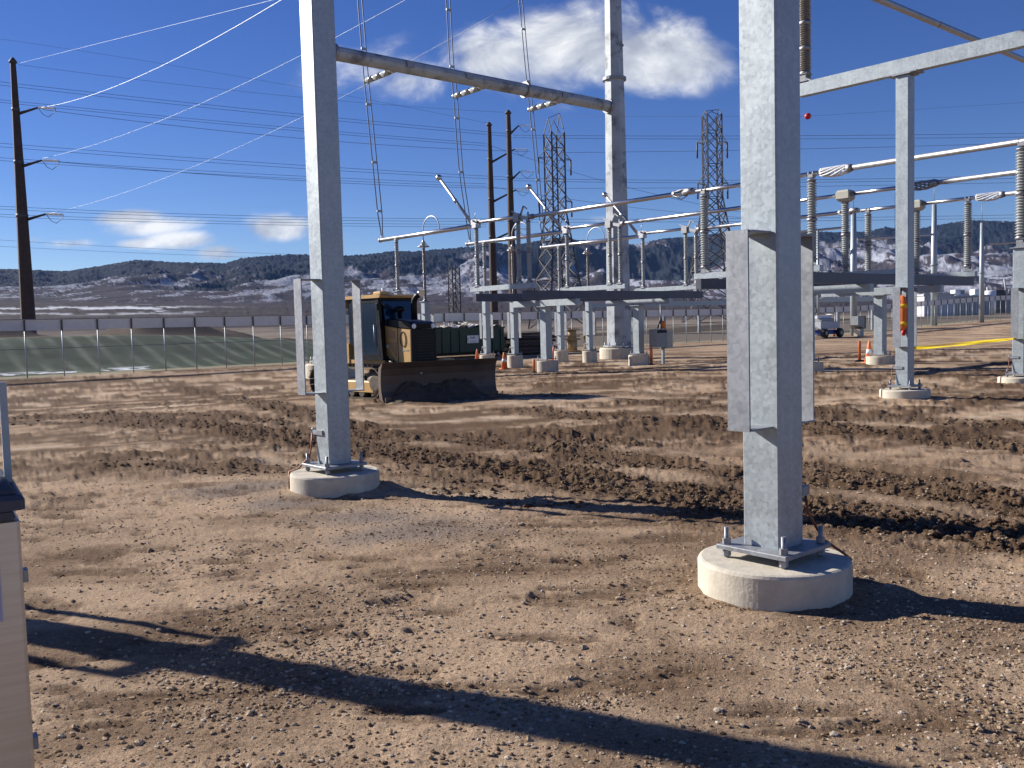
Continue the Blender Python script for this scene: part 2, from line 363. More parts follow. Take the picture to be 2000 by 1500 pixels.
SKYLINE = [(-0.6516, 0.078), (-0.5428, 0.0713), (-0.5101, 0.0699), (-0.472, 0.0673), (-0.4335, 0.0723), (-0.3949, 0.0778), (-0.3569, 0.0741), (-0.3024, 0.0716), (-0.2858, 0.0766), (-0.2365, 0.0796), (-0.2092, 0.0784), (-0.1711, 0.0763), (-0.1492, 0.0773), (-0.1273, 0.0795), (-0.089, 0.0796), (-0.0617, 0.0816), (-0.0398, 0.0826), (-0.0179, 0.0858), (0.0039, 0.0836), (0.0367, 0.0871), (0.0587, 0.0909), (0.0749, 0.0861), (0.1022, 0.0854), (0.1349, 0.0802), (0.1677, 0.0859), (0.2005, 0.0872), (0.2442, 0.0915), (0.3206, 0.0895), (0.3588, 0.0868), (0.386, 0.0878), (0.4024, 0.0917), (0.4297, 0.0877), (0.4679, 0.0937), (0.4952, 0.0963), (0.5224, 0.0945), (0.5497, 0.0932), (0.6589, 0.0871)]

RUTS = []
for (ox, oy, n0, n1) in ((0.4, 1.7, 0, 12), (0.9, 3.1, 0, 12), (-0.6, -1.35, 4, 13), (1.6, 5.2, 0, 11), (2.4, 7.0, 0, 11), (2.0, 9.4, 0, 9), (3.6, 11.2, 1, 10)):
    RUTS.append([(px + ox, py + oy * (0.6 + 0.4 * min(1, py / 12.0))) for (px, py) in BANDS[0][0][n0:n1]])


def seg_dist(x, y, pts):
    best = np.full(x.shape, 1e9); along = np.zeros(x.shape); acc = 0
    for (x0, y0), (x1, y1) in zip(pts[:-1], pts[1:]):
        dx, dy = x1 - x0, y1 - y0; L = math.hypot(dx, dy)
        t = np.clip(((x - x0) * dx + (y - y0) * dy) / (L * L), 0, 1)
        d = np.hypot(x - x0 - t * dx, y - y0 - t * dy)
        m = d < best; best[m] = d[m]; along[m] = acc + t[m] * L; acc += L
    return best, along
CT, ST = math.cos(TH), math.sin(TH)
def gbase(x, y):
    """the graded pad and the land beyond it, without the fine relief"""
    U = x * CT + y * ST; Sg = -x * ST + y * CT; D = np.hypot(x, y)
    z = -0.29 * ss(17, 29, Sg) + 0.13 * ss(35, 43.5, Sg)
    z = z + 0.80 * ss(74, 119, U) * ss(15, 40, Sg) * (1 - ss(300, 700, D))
    emb = ss(46.4, 60, Sg)
    z = z + emb * (1.75 - 1.35 * ss(18, 44, U))
    z = z + 1.15 * ss(61, 65, Sg) * (1 - ss(68, 74, Sg)) * (1 - ss(26, 40, U)) * ss(0.32, 0.62, fbm(U * 0.16, Sg * 0.05, 5))
    X = x / np.maximum(y, 1e-3); X = np.where(y > 1, np.clip(X, -0.75, 0.75), 0.75 * np.sign(x))
    A = 0.0205 - 0.0225 * X
    ang = A * ss(110, 1900, D) ** 0.8
    z = z + ang * D + (fbm(x * 0.012, y * 0.012, 9) - 0.5) * 3.0 * ss(150, 500, D)
    return z
def gdetail(x, y):
    """fine relief of the site dirt: churned track bands, boot holes, pebbly roughness; returns dz, colour"""
    D = np.hypot(x, y)
    churn = np.zeros(x.shape); cleat = np.zeros(x.shape)
    wob = (fbm(x * 1.3, y * 1.3, 31, 3) - 0.5)
    for pts, hw, st in BANDS:
        xs = [p[0] for p in pts]; ys = [p[1] for p in pts]
        m = (x > min(xs) - 2) & (x < max(xs) + 2) & (y > min(ys) - 2) & (y < max(ys) + 2)
        if not m.any(): continue
        d, al = seg_dist(x[m], y[m], pts)
        d = d + wob[m] * 0.75 * min(1, hw * 1.6)
        e = (1 - ss(hw * 0.75, hw * 1.5, d)) * st * (0.55 + 0.75 * fbm(x[m] * 0.9, y[m] * 0.9, 77, 3))
        churn[m] = np.maximum(churn[m], e)
        cleat[m] = np.maximum(cleat[m], e * (0.5 + 0.5 * np.sin(al * 2 * math.pi / 0.17 + wob[m] * 9)))
    churn = np.clip(churn, 0, 1)
    far = 1 - ss(28, 60, D)
    bank = np.zeros(x.shape)
    for (pu, ps) in ((4.8, 3.17), (4.79, 8.32), (17.53, 8.62), (22.26, 8.28)):
        q = S(pu, ps); rr = np.hypot(x - q.x, y - q.y); bank = np.maximum(bank, np.exp(-np.maximum(rr - 0.45, 0) / 0.11) * (rr < 1.5))
    clod = np.maximum(fbm(x * 9.5, y * 9.5, 3, 4, 0.62) - 0.40, 0) * 2.0
    big = np.maximum(fbm(x * 2.6, y * 2.6, 8, 2) - 0.45, 0) * 1.4
    dz = churn * (0.045 * clod + 0.035 * big + 0.034 * cleat * (0.3 + clod) - 0.020) * far
    dz = dz + (fbm(x * 0.55, y * 0.55, 41, 3) - 0.5) * (0.014 + 0.045 * ss(8, 13, D)) * ss(1, 4, D) * far
    near = 1 - ss(9, 20, D)
    peb = fbm(x * 22, y * 22, 19, 3, 0.62) - 0.5
    lump = np.maximum(fbm(x * 4.2, y * 4.2, 23, 4, 0.6) - 0.50, 0)
    rough = 0.35 + 0.9 * fbm(x * 0.8, y * 0.8, 55, 3)
    dz = dz + (peb * 0.012 + lump * 0.030) * near * rough
    scuff = np.maximum(fbm(x * 1.7 + wob, y * 4.4, 63, 5, 0.62) - 0.585, 0)          # scraped hollows
    dz = dz - scuff * 0.11 * (1 - ss(12, 26, D))
    rut = np.zeros(x.shape); rrim = np.zeros(x.shape); rtread = np.zeros(x.shape)
    for pts in RUTS:
        d, al = seg_dist(x, y, pts); d = d + wob * 0.12
        fade = ss(0.36, 0.56, fbm(al * 0.22, al * 0 + pts[0][0], 301, 3))
        r1 = (1 - ss(0.16, 0.24, d)) * fade; rut = np.maximum(rut, r1)
        rrim = np.maximum(rrim, ss(0.16, 0.26, d) * (1 - ss(0.28, 0.46, d)) * fade)
        rtread = np.maximum(rtread, r1 * (0.5 + 0.5 * np.sin(al * 2 * math.pi / 0.14 + d * 9)))
    dz = dz + (-0.035 * rut + 0.012 * rtread + 0.035 * rrim * fbm(x * 6, y * 6, 311, 3)) * far
    zd0, _ = seg_dist(x, y, BANDS[0][0]); dz = dz + (1 - ss(0.6, 1.4, zd0 + wob)) * np.maximum(fbm(x * 12, y * 12, 331, 3, 0.62) - 0.42, 0) * 0.06 * ss(4.5, 7.5, D) * far
    holes = np.zeros(x.shape); wob2 = fbm(x * 6, y * 6, 35, 3) - 0.5
    for (px, py, r) in PITS:
        q = np.hypot((x - px) / (r * 1.1), (y - py) / (r * 0.55)) + wob2 * 1.5 + wob * 0.6
        holes = np.maximum(holes, 1 - ss(0.35, 0.95, q))
    dz = dz - holes * 0.03 + bank * 0.026 * (0.3 + fbm(x * 5, y * 5, 171, 3))
    # streaky dry scrapings across the middle distance
    ca, sa = math.cos(-0.35), math.sin(-0.35); xr = x * ca - y * sa; yr = x * sa + y * ca
    streak = fbm(xr * 0.40, yr * 2.4, 91, 5, 0.66)
    rubble = fbm(x * 4.5, y * 4.5, 191, 4, 0.65); patch = ss(0.40, 0.62, fbm(xr * 0.35, yr * 0.9, 195, 4))
    dz = dz + ((streak - 0.5) * 0.035 + np.maximum(rubble - 0.45, 0) * 0.17 * patch) * ss(7, 12, D) * far
    tone = fbm(x * 0.35, y * 0.35, 101, 4); fine = fbm(x * 9, y * 9, 111, 3)
    dry = np.array([0.43, 0.308, 0.205]); pale = np.array([0.54, 0.42, 0.30]); moist = np.array([0.080, 0.050, 0.030]); grav = np.array([0.21, 0.175, 0.15])
    C = dry * (0.78 + 0.42 * tone + 0.20 * (fine - 0.5))[..., None]
    def mixc(C, c, f): return C * (1 - f[..., None]) + c * f[..., None]
    mid = ss(9, 14, D) * (1 - ss(40, 75, D))
    C = mixc(C, pale, ss(0.53, 0.62, streak) * mid * ss(0.36, 0.54, tone) * 0.95)
    C = mixc(C, moist * 1.5, ss(0.43, 0.58, fbm(xr * 0.42, yr * 1.5, 131, 5, 0.66)) * mid * 0.92)
    C = mixc(C, moist * 1.25, ss(0.42, 0.62, rubble) * patch * mid * 0.75)
    C = mixc(C, moist * 1.7, ss(0.47, 0.66, fbm(x * 0.5, y * 0.8, 181, 5, 0.62)) * 0.6 * (1 - mid))
    C = mixc(C, moist * 1.6, ss(0.56, 0.74, fbm(x * 1.6, y * 1.6, 151, 4)) * 0.45 * (1 - ss(14, 22, D)))
    g = np.zeros(x.shape)
    for (px, py) in GRAV:
        g = np.maximum(g, 1 - ss(0.25, 1.0, np.hypot((x - px) / 1.0, (y - py) / 0.75) + wob * 1.0))
    C = mixc(C, grav, g * 0.85)
    zd, _al = seg_dist(x, y, BANDS[0][0]); zd = zd + wob * 1.1
    zone = (1 - ss(0.45, 1.25, zd)) * (0.45 + 0.55 * ss(0.38, 0.6, fbm(x * 0.9, y * 0.9, 321, 4))) * ss(4.5, 7.5, D)
    C = mixc(C, moist * 1.55 * (0.8 + 0.5 * fine)[..., None], zone * 0.8)
    C = mixc(C, moist * (1.0 + 0.5 * cleat)[..., None], np.clip(churn * 1.25, 0, 1) * (0.75 + 0.2 * fine) * (1 - 0.35 * np.clip(clod, 0, 1) * ss(0.5, 0.7, fine)))
    C = mixc(C, pale * 0.85, rut * 0.55 * ss(0.45, 0.6, tone)); C = mixc(C, moist * 1.3, rut * 0.6 * (1 - ss(0.45, 0.6, tone))); C = mixc(C, moist * 1.4, rrim * 0.6)
    C = mixc(C, moist * 1.4, holes * 0.6)
    C = mixc(C, moist * 1.5, np.clip(scuff * 9, 0, 1) * 0.7 * (1 - ss(14, 26, D)))
    return dz, C, churn, g
def outland(x, y, C):
    """colour beyond the fence line"""
    U = x * CT + y * ST; Sg = -x * ST + y * CT; D = np.hypot(x, y)
    def mixc(C, c, f): return C * (1 - f[..., None]) + np.array(c) * f[..., None]
    C = mixc(C, (0.30, 0.27, 0.18), ss(44.2, 44.9, Sg))
    grn = ss(46.2, 46.9, Sg + 0.8 * (fbm(x * 0.6, y * 0.6, 12) - 0.5)) * (1 - ss(58.5, 60.5, Sg))
    left = 1 - ss(30, 52, U)
    C = mixc(C, (0.19, 0.16, 0.125), grn * (1 - left))
    G = np.ones(C.shape) * np.array([0.066, 0.088, 0.060]) * (0.55 + 0.9 * fbm(x * 0.7, y * 0.7, 22))[..., None]
    ph = (U - 0.13 * (Sg - 46)) / 1.15 + 0.6 * fbm(U * 0.25, Sg * 0.04, 27)
    stripe = ss(0.35, 1.0, np.abs((ph % 1.0) * 2 - 1)) * ss(0.25, 0.65, fbm(U * 0.9, Sg * 0.25, 33, 4)) * (0.5 + 0.7 * fbm(x * 2.5, y * 2.5, 39, 3))
    G = mixc(G, (0.23, 0.25, 0.19), np.clip(stripe, 0, 1) * 0.7)
    f = (grn * left)[..., None]; C = C * (1 - f) + G * f
    sn = ss(0.52, 0.57, fbm(U * 0.55, Sg * 0.9, 46, 4)) * ss(46.9, 47.3, Sg) * (1 - ss(47.8, 48.8, Sg)) * (1 - ss(17, 22, U))
    C = mixc(C, (0.82, 0.84, 0.87), sn)
    b = ss(59.5, 60.8, Sg)
    C = mixc(C, (0.085, 0.066, 0.050), b * (1 - ss(72, 82, Sg)))
    pl = ss(74, 84, Sg)
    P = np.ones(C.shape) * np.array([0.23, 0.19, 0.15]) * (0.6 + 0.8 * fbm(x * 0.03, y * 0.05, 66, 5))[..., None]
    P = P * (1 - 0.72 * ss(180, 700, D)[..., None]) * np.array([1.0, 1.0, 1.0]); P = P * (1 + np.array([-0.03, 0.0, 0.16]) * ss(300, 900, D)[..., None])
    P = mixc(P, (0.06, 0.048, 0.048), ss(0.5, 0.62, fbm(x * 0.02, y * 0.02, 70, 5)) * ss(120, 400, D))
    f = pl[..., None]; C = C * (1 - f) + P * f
    return C

def sheet(name, ang, rad, fn, material):
    R, Aa = np.meshgrid(rad, ang, indexing='ij')
    X = R * np.sin(Aa); Y = R * np.cos(Aa)
    Z, C = fn(X, Y)
    nr, na = X.shape
    co = np.stack([X, Y, Z], -1).reshape(-1, 3).astype(np.float32)
    i = np.arange(nr - 1)[:, None] * na + np.arange(na - 1)[None, :]
    q = np.stack([i, i + 1, i + na + 1, i + na], -1).reshape(-1, 4)[:, ::-1].astype(np.int32)
    me = bpy.data.meshes.new(name)
    me.vertices.add(len(co)); me.vertices.foreach_set('co', co.ravel())
    me.loops.add(q.size); me.loops.foreach_set('vertex_index', q.ravel())
    me.polygons.add(len(q)); me.polygons.foreach_set('loop_start', np.arange(0, q.size, 4, dtype=np.int32))
    me.polygons.foreach_set('loop_total', np.full(len(q), 4, np.int32))
    me.polygons.foreach_set('use_smooth', np.ones(len(q), bool))
    at = me.color_attributes.new('Col', 'FLOAT_COLOR', 'POINT')
    at.data.foreach_set('color', np.concatenate([np.clip(C, 0.004, 0.95), np.ones(C.shape[:2] + (1,))], -1).reshape(-1).astype(np.float32))
    me.materials.append(material); me.update(calc_edges=True); me.validate()
    return link(name, me)

def soil_mat():
    m = bpy.data.materials.new('site_soil'); m.use_nodes = True; t = m.node_tree; t.nodes.clear(); g = NT(t)
    co = g.n('ShaderNodeTexCoord').outputs['Object']
    at = g.n('ShaderNodeVertexColor', layer_name='Col').outputs[0]
    n1 = g.noise(co, 38.0, 6, 0.72); n2 = g.noise(co, 120.0, 3, 0.7)
    k = g.m('MAXIMUM', 0.25, g.m('ADD', -0.55, g.m('ADD', g.m('MULTIPLY', n1, 1.65), g.m('MULTIPLY', n2, 1.45))))
    kc = g.n('ShaderNodeCombineXYZ', {0: k, 1: k, 2: k}).outputs[0]
    c = g.mix(1.0, at, kc, 'MULTIPLY')
    speck = g.n('ShaderNodeMapRange', {0: g.noise(co, 75.0, 2, 0.5), 1: 0.66, 2: 0.72}).outputs[0]
    c = g.mix(g.m('MULTIPLY', speck, 0.35), c, (0.50, 0.42, 0.35))
    b = g.n('ShaderNodeBsdfPrincipled', {'Base Color': c, 'Roughness': 0.95, 'Specular IOR Level': 0.06})
    h = g.m('ADD', g.m('MULTIPLY', n1, 0.7), g.m('MULTIPLY', n2, 0.35))
    bn = g.n('ShaderNodeBump', {'Strength': 1.0, 'Distance': 0.022, 'Height': h}); t.links.new(bn.outputs[0], b.inputs['Normal'])
    t.links.new(b.outputs[0], g.n('ShaderNodeOutputMaterial').inputs[0])
    return m
SOIL = soil_mat()
def hill_mat():
    m = bpy.data.materials.new('hill_cover'); m.use_nodes = True; t = m.node_tree; t.nodes.clear(); g = NT(t)
    co = g.n('ShaderNodeTexCoord').outputs['Object']
    at = g.n('ShaderNodeVertexColor', layer_name='Col').outputs[0]
    n1 = g.noise(co, 0.035, 6, 0.7)
    k = g.m('ADD', 0.62, g.m('MULTIPLY', n1, 0.76)); kc = g.n('ShaderNodeCombineXYZ', {0: k, 1: k, 2: k}).outputs[0]
    c = g.mix(1.0, at, kc, 'MULTIPLY')
    b = g.n('ShaderNodeBsdfPrincipled', {'Base Color': c, 'Roughness': 1.0, 'Specular IOR Level': 0.05})
    t.links.new(b.outputs[0], g.n('ShaderNodeOutputMaterial').inputs[0])
    return m

# near ground: spacing follows what the eye can resolve, all the way round the site
fine_a = np.arange(-0.66, 0.6601, 0.00125)
ang = np.concatenate([np.arange(-math.pi, -0.66, 0.06), fine_a, np.arange(0.70, math.pi + 0.06, 0.06)])
inv = np.linspace(1 / 1.9, 1 / 46.0, 480)
rad = np.concatenate([[0.02, 0.6, 1.1], 1 / inv, np.concatenate([np.arange(46.3, 64, 0.27), np.geomspace(64.5, 150, 70)])])
def f_ground(x, y):
    z = gbase(x, y); dz, C, ch, g = gdetail(x, y)
    Sg = -x * ST + y * CT
    return z + dz * (1 - ss(43.0, 44.0, Sg)), outland(x, y, C)
ground = structure(sheet('ground', ang, rad, f_ground, SOIL))

kx = np.array([a for a, b in SKYLINE]); ky = np.array([b for a, b in SKYLINE])
def f_hills(x, y):
    D = np.hypot(x, y); X = x / np.maximum(y, 1.0)
    z0 = gbase(x, y)
    K = np.interp(X, kx, ky) * np.sqrt(1 + X * X) ** -1
    R0 = 2300.0 + 500 * (fbm(X * 6, X * 0 + 3.3, 5) - 0.5); RP = 5200.0
    t = np.clip((D - R0) / (RP - R0), 0, 1.4)
    A = z0 / D
    rid = 1 - np.abs(2 * fbm(x * 0.0019 + 2.2 * vnoise(x * 0.0006, y * 0.0006, 4), y * 0.0008, 201, 5, 0.55) - 1)   # spurs running towards the viewer
    rid2 = 1 - np.abs(2 * fbm(x * 0.004, y * 0.0025, 211, 4) - 1)
    gsh = np.clip(t, 0, 1) ** 1.15
    env = 4 * np.clip(t, 0, 1) * (1 - np.clip(t, 0, 1))
    a = A + (K - A) * (gsh + env * (0.74 * (rid - 0.62) + 0.16 * (rid2 - 0.6)))
    a = np.minimum(a, A + (K - A) * (0.10 + 0.90 * np.clip(t * 1.6, 0, 1)))
    a = np.where(t > 1, K - (t - 1) * 0.05, a)
    h = np.where(t > 0, a * D, z0)
    frac = np.clip((a - A) / np.maximum(K - A, 0.01), 0, 1)
    n = fbm(x * 0.0042, y * 0.0022, 221, 5, 0.6); spk = _hash(np.floor(x * 0.22), np.floor(y * 0.03), 5)
    forest = ss(0.44, 0.53, 0.66 * n + 0.24 * frac + 0.95 * (0.66 - rid) + 0.14 * (spk - 0.5) + 0.22 * ss(0.50, 0.85, frac) + 0.02 + 0.10 * (1 - ss(-0.15, 0.1, X)))
    forest = np.where(t <= 0, 0, forest)
    sn = fbm(x * 0.019, y * 0.006, 231, 5, 0.7)
    snow = ss(0.50, 0.59, sn * 0.95 - 0.035 + 0.12 * (env - 0.6) + 0.12 * (spk - 0.5) + 0.22 * (rid - 0.6) - 0.05 * (X < -0.3))
    C = np.ones(x.shape + (3,)) * np.array([0.054, 0.043, 0.047]) * (0.5 + 1.0 * n)[..., None]
    def mixc(C, c, f): return C * (1 - f[..., None]) + np.array(c) * f[..., None]
    tre = ss(0.52, 0.60, fbm(x * 0.03, y * 0.012, 261, 4, 0.65)) * (spk > 0.35); C = mixc(C, (0.016, 0.019, 0.024), tre * 0.8 * (t > 0))
    C = mixc(C, (0.34, 0.36, 0.42), snow * ss(0.01, 0.08, t) * (0.35 + 0.65 * spk))
    C = mixc(C, np.array([0.013, 0.018, 0.024]), forest * (0.90 + 0.10 * spk))
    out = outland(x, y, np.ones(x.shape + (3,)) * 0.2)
    sf = ss(0.49, 0.56, fbm(x * 0.012, y * 0.006, 241, 4)) * (1 - ss(-0.40, -0.26, X)) * ss(1080, 1200, D) * (1 - ss(1600, 1800, D))
    out = mixc(out, (0.60, 0.62, 0.66), sf)
    shrub = np.maximum(ss(0.50, 0.56, fbm(x * 0.03, y * 0.012, 251, 4)) * ss(300, 900, D), ss(0.40, 0.46, fbm(x * 0.02, y * 0.008, 255, 4)) * ss(900, 1200, D)) * (1 - sf)
    out = mixc(out, (0.045, 0.037, 0.039), shrub * 0.85)
    C = np.where((t > 0)[..., None], C, out)
    h = h + forest * (t > 0) * (spk - 0.3) * 12.0 + (t <= 0) * shrub * spk * 1.6 * ss(300, 900, D)
    return h - 0.04, C
ha = np.concatenate([np.arange(-1.5, -0.62, 0.02), np.arange(-0.62, 0.6201, 0.0012), np.arange(0.64, 1.5, 0.02)])
hr = np.concatenate([np.geomspace(149.0, 2200, 60), np.linspace(2230, 5350, 130), np.linspace(5450, 7200, 6)])
hills = structure(sheet('hills', ha, hr, f_hills, hill_mat()))

def gz(x, y):
    a = np.array([[float(x)]]); b = np.array([[float(y)]])
    return float(gbase(a, b)[0, 0])
def gzs(u, s):
    p = S(u, s); return gz(p.x, p.y)

# loose stones and clods lying on the dirt
def stones(name, n, seed, rmin, rmax, size, cols, material, where, flat=0.6, soft=False):
    rg = np.random.default_rng(seed)
    ico = bmesh.new(); bmesh.ops.create_icosphere(ico, subdivisions=1, radius=1.0)
    ico.verts.ensure_lookup_table()
    bv = np.array([v.co[:] for v in ico.verts]); bf = np.array([[v.index for v in f.verts] for f in ico.faces]); ico.free()
    xs = []; ys = []
    while len(xs) < n:
        r = 1 / rg.uniform(1 / rmax, 1 / rmin, 8000); a = rg.uniform(-0.62, 0.62, 8000)
        x = r * np.sin(a); y = r * np.cos(a); keep = where(x, y, rg.random(8000))
        xs.extend(x[keep]); ys.extend(y[keep])
    x = np.array(xs[:n]); y = np.array(ys[:n])
    z = gbase(x[None], y[None])[0] + gdetail(x[None], y[None])[0][0]
    sz = size[0] + (size[1] - size[0]) * rg.random(n) ** 2.6
    sc = np.stack([sz * rg.uniform(0.7, 1.35, n), sz * rg.uniform(0.7, 1.2, n), sz * flat * rg.uniform(0.7, 1.2, n)], -1)
    rot = rg.uniform(0, 6.28, n); c, s_ = np.cos(rot), np.sin(rot)
    jit = 1 + rg.uniform(-0.22, 0.22, (n, len(bv)))
    P = bv[None] * jit[..., None] * sc[:, None]
    Q = np.stack([P[..., 0] * c[:, None] - P[..., 1] * s_[:, None], P[..., 0] * s_[:, None] + P[..., 1] * c[:, None], P[..., 2]], -1)
    Q += np.stack([x, y, z + sc[:, 2] * 0.25], -1)[:, None]
    co = Q.reshape(-1, 3).astype(np.float32); nb = len(bv)
    q = (bf[None] + (np.arange(n) * nb)[:, None, None]).reshape(-1, 3).astype(np.int32)
    me = bpy.data.meshes.new(name); me.vertices.add(len(co)); me.vertices.foreach_set('co', co.ravel())
    me.loops.add(q.size); me.loops.foreach_set('vertex_index', q.ravel())
    me.polygons.add(len(q)); me.polygons.foreach_set('loop_start', np.arange(0, q.size, 3, dtype=np.int32)); me.polygons.foreach_set('loop_total', np.full(len(q), 3, np.int32))
    me.polygons.foreach_set('use_smooth', np.full(len(q), soft))
    cc = np.array(cols)[rg.integers(0, len(cols), n)] * rg.uniform(0.75, 1.2, (n, 1))
    at = me.color_attributes.new('Col', 'FLOAT_COLOR', 'POINT')
    at.data.foreach_set('color', np.concatenate([np.repeat(cc, nb, 0), np.ones((n * nb, 1))], -1).reshape(-1).astype(np.float32))
    me.materials.append(material); me.update(calc_edges=True)
    return link(name, me)
def off_piers(x, y):
    ok = np.ones(x.shape, bool)
    for (u, s) in ((4.8, 3.17), (4.79, 8.32), (17.53, 8.62)):
        p = S(u, s); ok &= np.hypot(x - p.x, y - p.y) > 0.47
    return ok
def w_gravel(x, y, r):
    dens = 0.25 + 0.9 * ss(0.42, 0.62, fbm(x * 0.9, y * 0.9, 55, 3))
    g = np.zeros(x.shape)
    for (px, py) in GRAV: g = np.maximum(g, 1 - ss(0.3, 1.1, np.hypot(x - px, (y - py) / 0.75)))
    return (r < np.clip(dens + g, 0, 1)) & off_piers(x, y)
tag(stones('gravel', 40000, 3, 2.6, 13.0, (0.003, 0.0135), [(0.42, 0.31, 0.20), (0.48, 0.37, 0.26), (0.30, 0.21, 0.13), (0.36, 0.255, 0.16), (0.55, 0.47, 0.37), (0.18, 0.12, 0.075), (0.34, 0.24, 0.155)], SOIL, w_gravel),
    'loose pea gravel strewn over the tan dirt in the foreground', 'gravel', kind='stuff')
tag(stones('pebbles', 260, 21, 2.7, 10.0, (0.010, 0.026), [(0.40, 0.31, 0.22), (0.48, 0.40, 0.31), (0.30, 0.22, 0.15), (0.36, 0.25, 0.16)], SOIL, w_gravel, 0.55),
    'larger loose stones scattered over the foreground dirt', 'stones', kind='stuff')
def w_clod(x, y, r):
    ch = gdetail(x[None], y[None])[2][0]
    return (r < ch * 0.9) & (ch > 0.3) & off_piers(x, y)
tag(stones('dirt_clods', 10000, 9, 6.0, 26.0, (0.006, 0.034), [(0.135, 0.085, 0.052), (0.10, 0.063, 0.038), (0.17, 0.115, 0.073), (0.21, 0.145, 0.092)], SOIL, w_clod, 0.7),
    'dark moist clods churned up along the machine tracks', 'dirt', kind='stuff')

# ------------------------------------------------------------------ substation steel
def shed_profile(z0, z1, rc, rs, n, cap=0.075, capr=0.075):
    """porcelain unit: end fittings and n sheds"""
    p = []; h = (z1 - z0) / n
    for i in range(n):
        a = z0 + i * h
        p += [(rc, a + h * 0.08), (rs * 0.97, a + h * 0.30), (rs, a + h * 0.42), (rs * 0.90, a + h * 0.52), (rc, a + h * 0.92)]
    return p
_cache = {}
def insulator_meshes(units, H, rc, rs, nshed, porc, seg=14):
    key = (units, H, rc, rs, nshed, porc.name)
    if key in _cache: return _cache[key]
    gap = 0.11; uh = (H - gap * (units - 1) - 0.12) / units
    sheds = []; mets = []; met = MB(); z = 0.06
    met.lathe([(rs * 0.95, 0.0), (rs * 0.95, 0.03), (rc * 1.15, 0.05), (rc * 1.15, 0.07)], seg)
    for k in range(units):
        mets.append(met.mesh('metal_fitting', CAST)); met = MB()
        m = MB(); m.lathe(shed_profile(z, z + uh, rc, rs, nshed), seg); sheds.append(m.mesh('porcelain_sheds', porc))
        z += uh
        if k < units - 1:
            met.lathe([(rc * 1.1, z - 0.01), (rc * 1.35, z + 0.02), (rs * 1.02, z + 0.035), (rs * 1.02, z + 0.055), (rs * 1.02, z + 0.075), (rc * 1.35, z + 0.09), (rc * 1.1, z + gap + 0.01)], seg)
            z += gap
    met.lathe([(rc * 1.15, z - 0.01), (rc * 1.2, z + 0.03), (rs * 0.9, z + 0.035), (rs * 0.9, z + 0.06)], seg)
    mets.append(met.mesh('metal_fitting', CAST))
    _cache[key] = (sheds, mets)
    return _cache[key]
def insulator_parts(parent, x, y, z, kind='post', H=2.25):
    """stack of porcelain sheds with metal fittings, as parts of parent"""
    if kind == 'post': sh, me = insulator_meshes(2, H, 0.062, 0.095, 15, PORC)
    elif kind == 'ribbed': sh, me = insulator_meshes(2, H, 0.085, 0.135, 14, PORC)
    else: sh, me = insulator_meshes(4, H, 0.085, 0.125, 9, PORCB)
    for s_ in sh: link('porcelain_sheds', s_, parent, (x, y, z))
    for q in me: link('metal_fitting', q, parent, (x, y, z))
def clamp_saddle(mb, x, y, z, w=0.16):
    mb.box(x - w / 2, x + w / 2, y - 0.07, y + 0.07, z - 0.10, z - 0.02)
    mb.box(x - 0.05, x + 0.05, y - 0.05, y + 0.05, z - 0.16, z - 0.10)
    mb.tube([(x, y - 0.075, z), (x, y - 0.055, z)], 0.075, 10); mb.tube([(x, y + 0.055, z), (x, y + 0.075, z)], 0.075, 10)

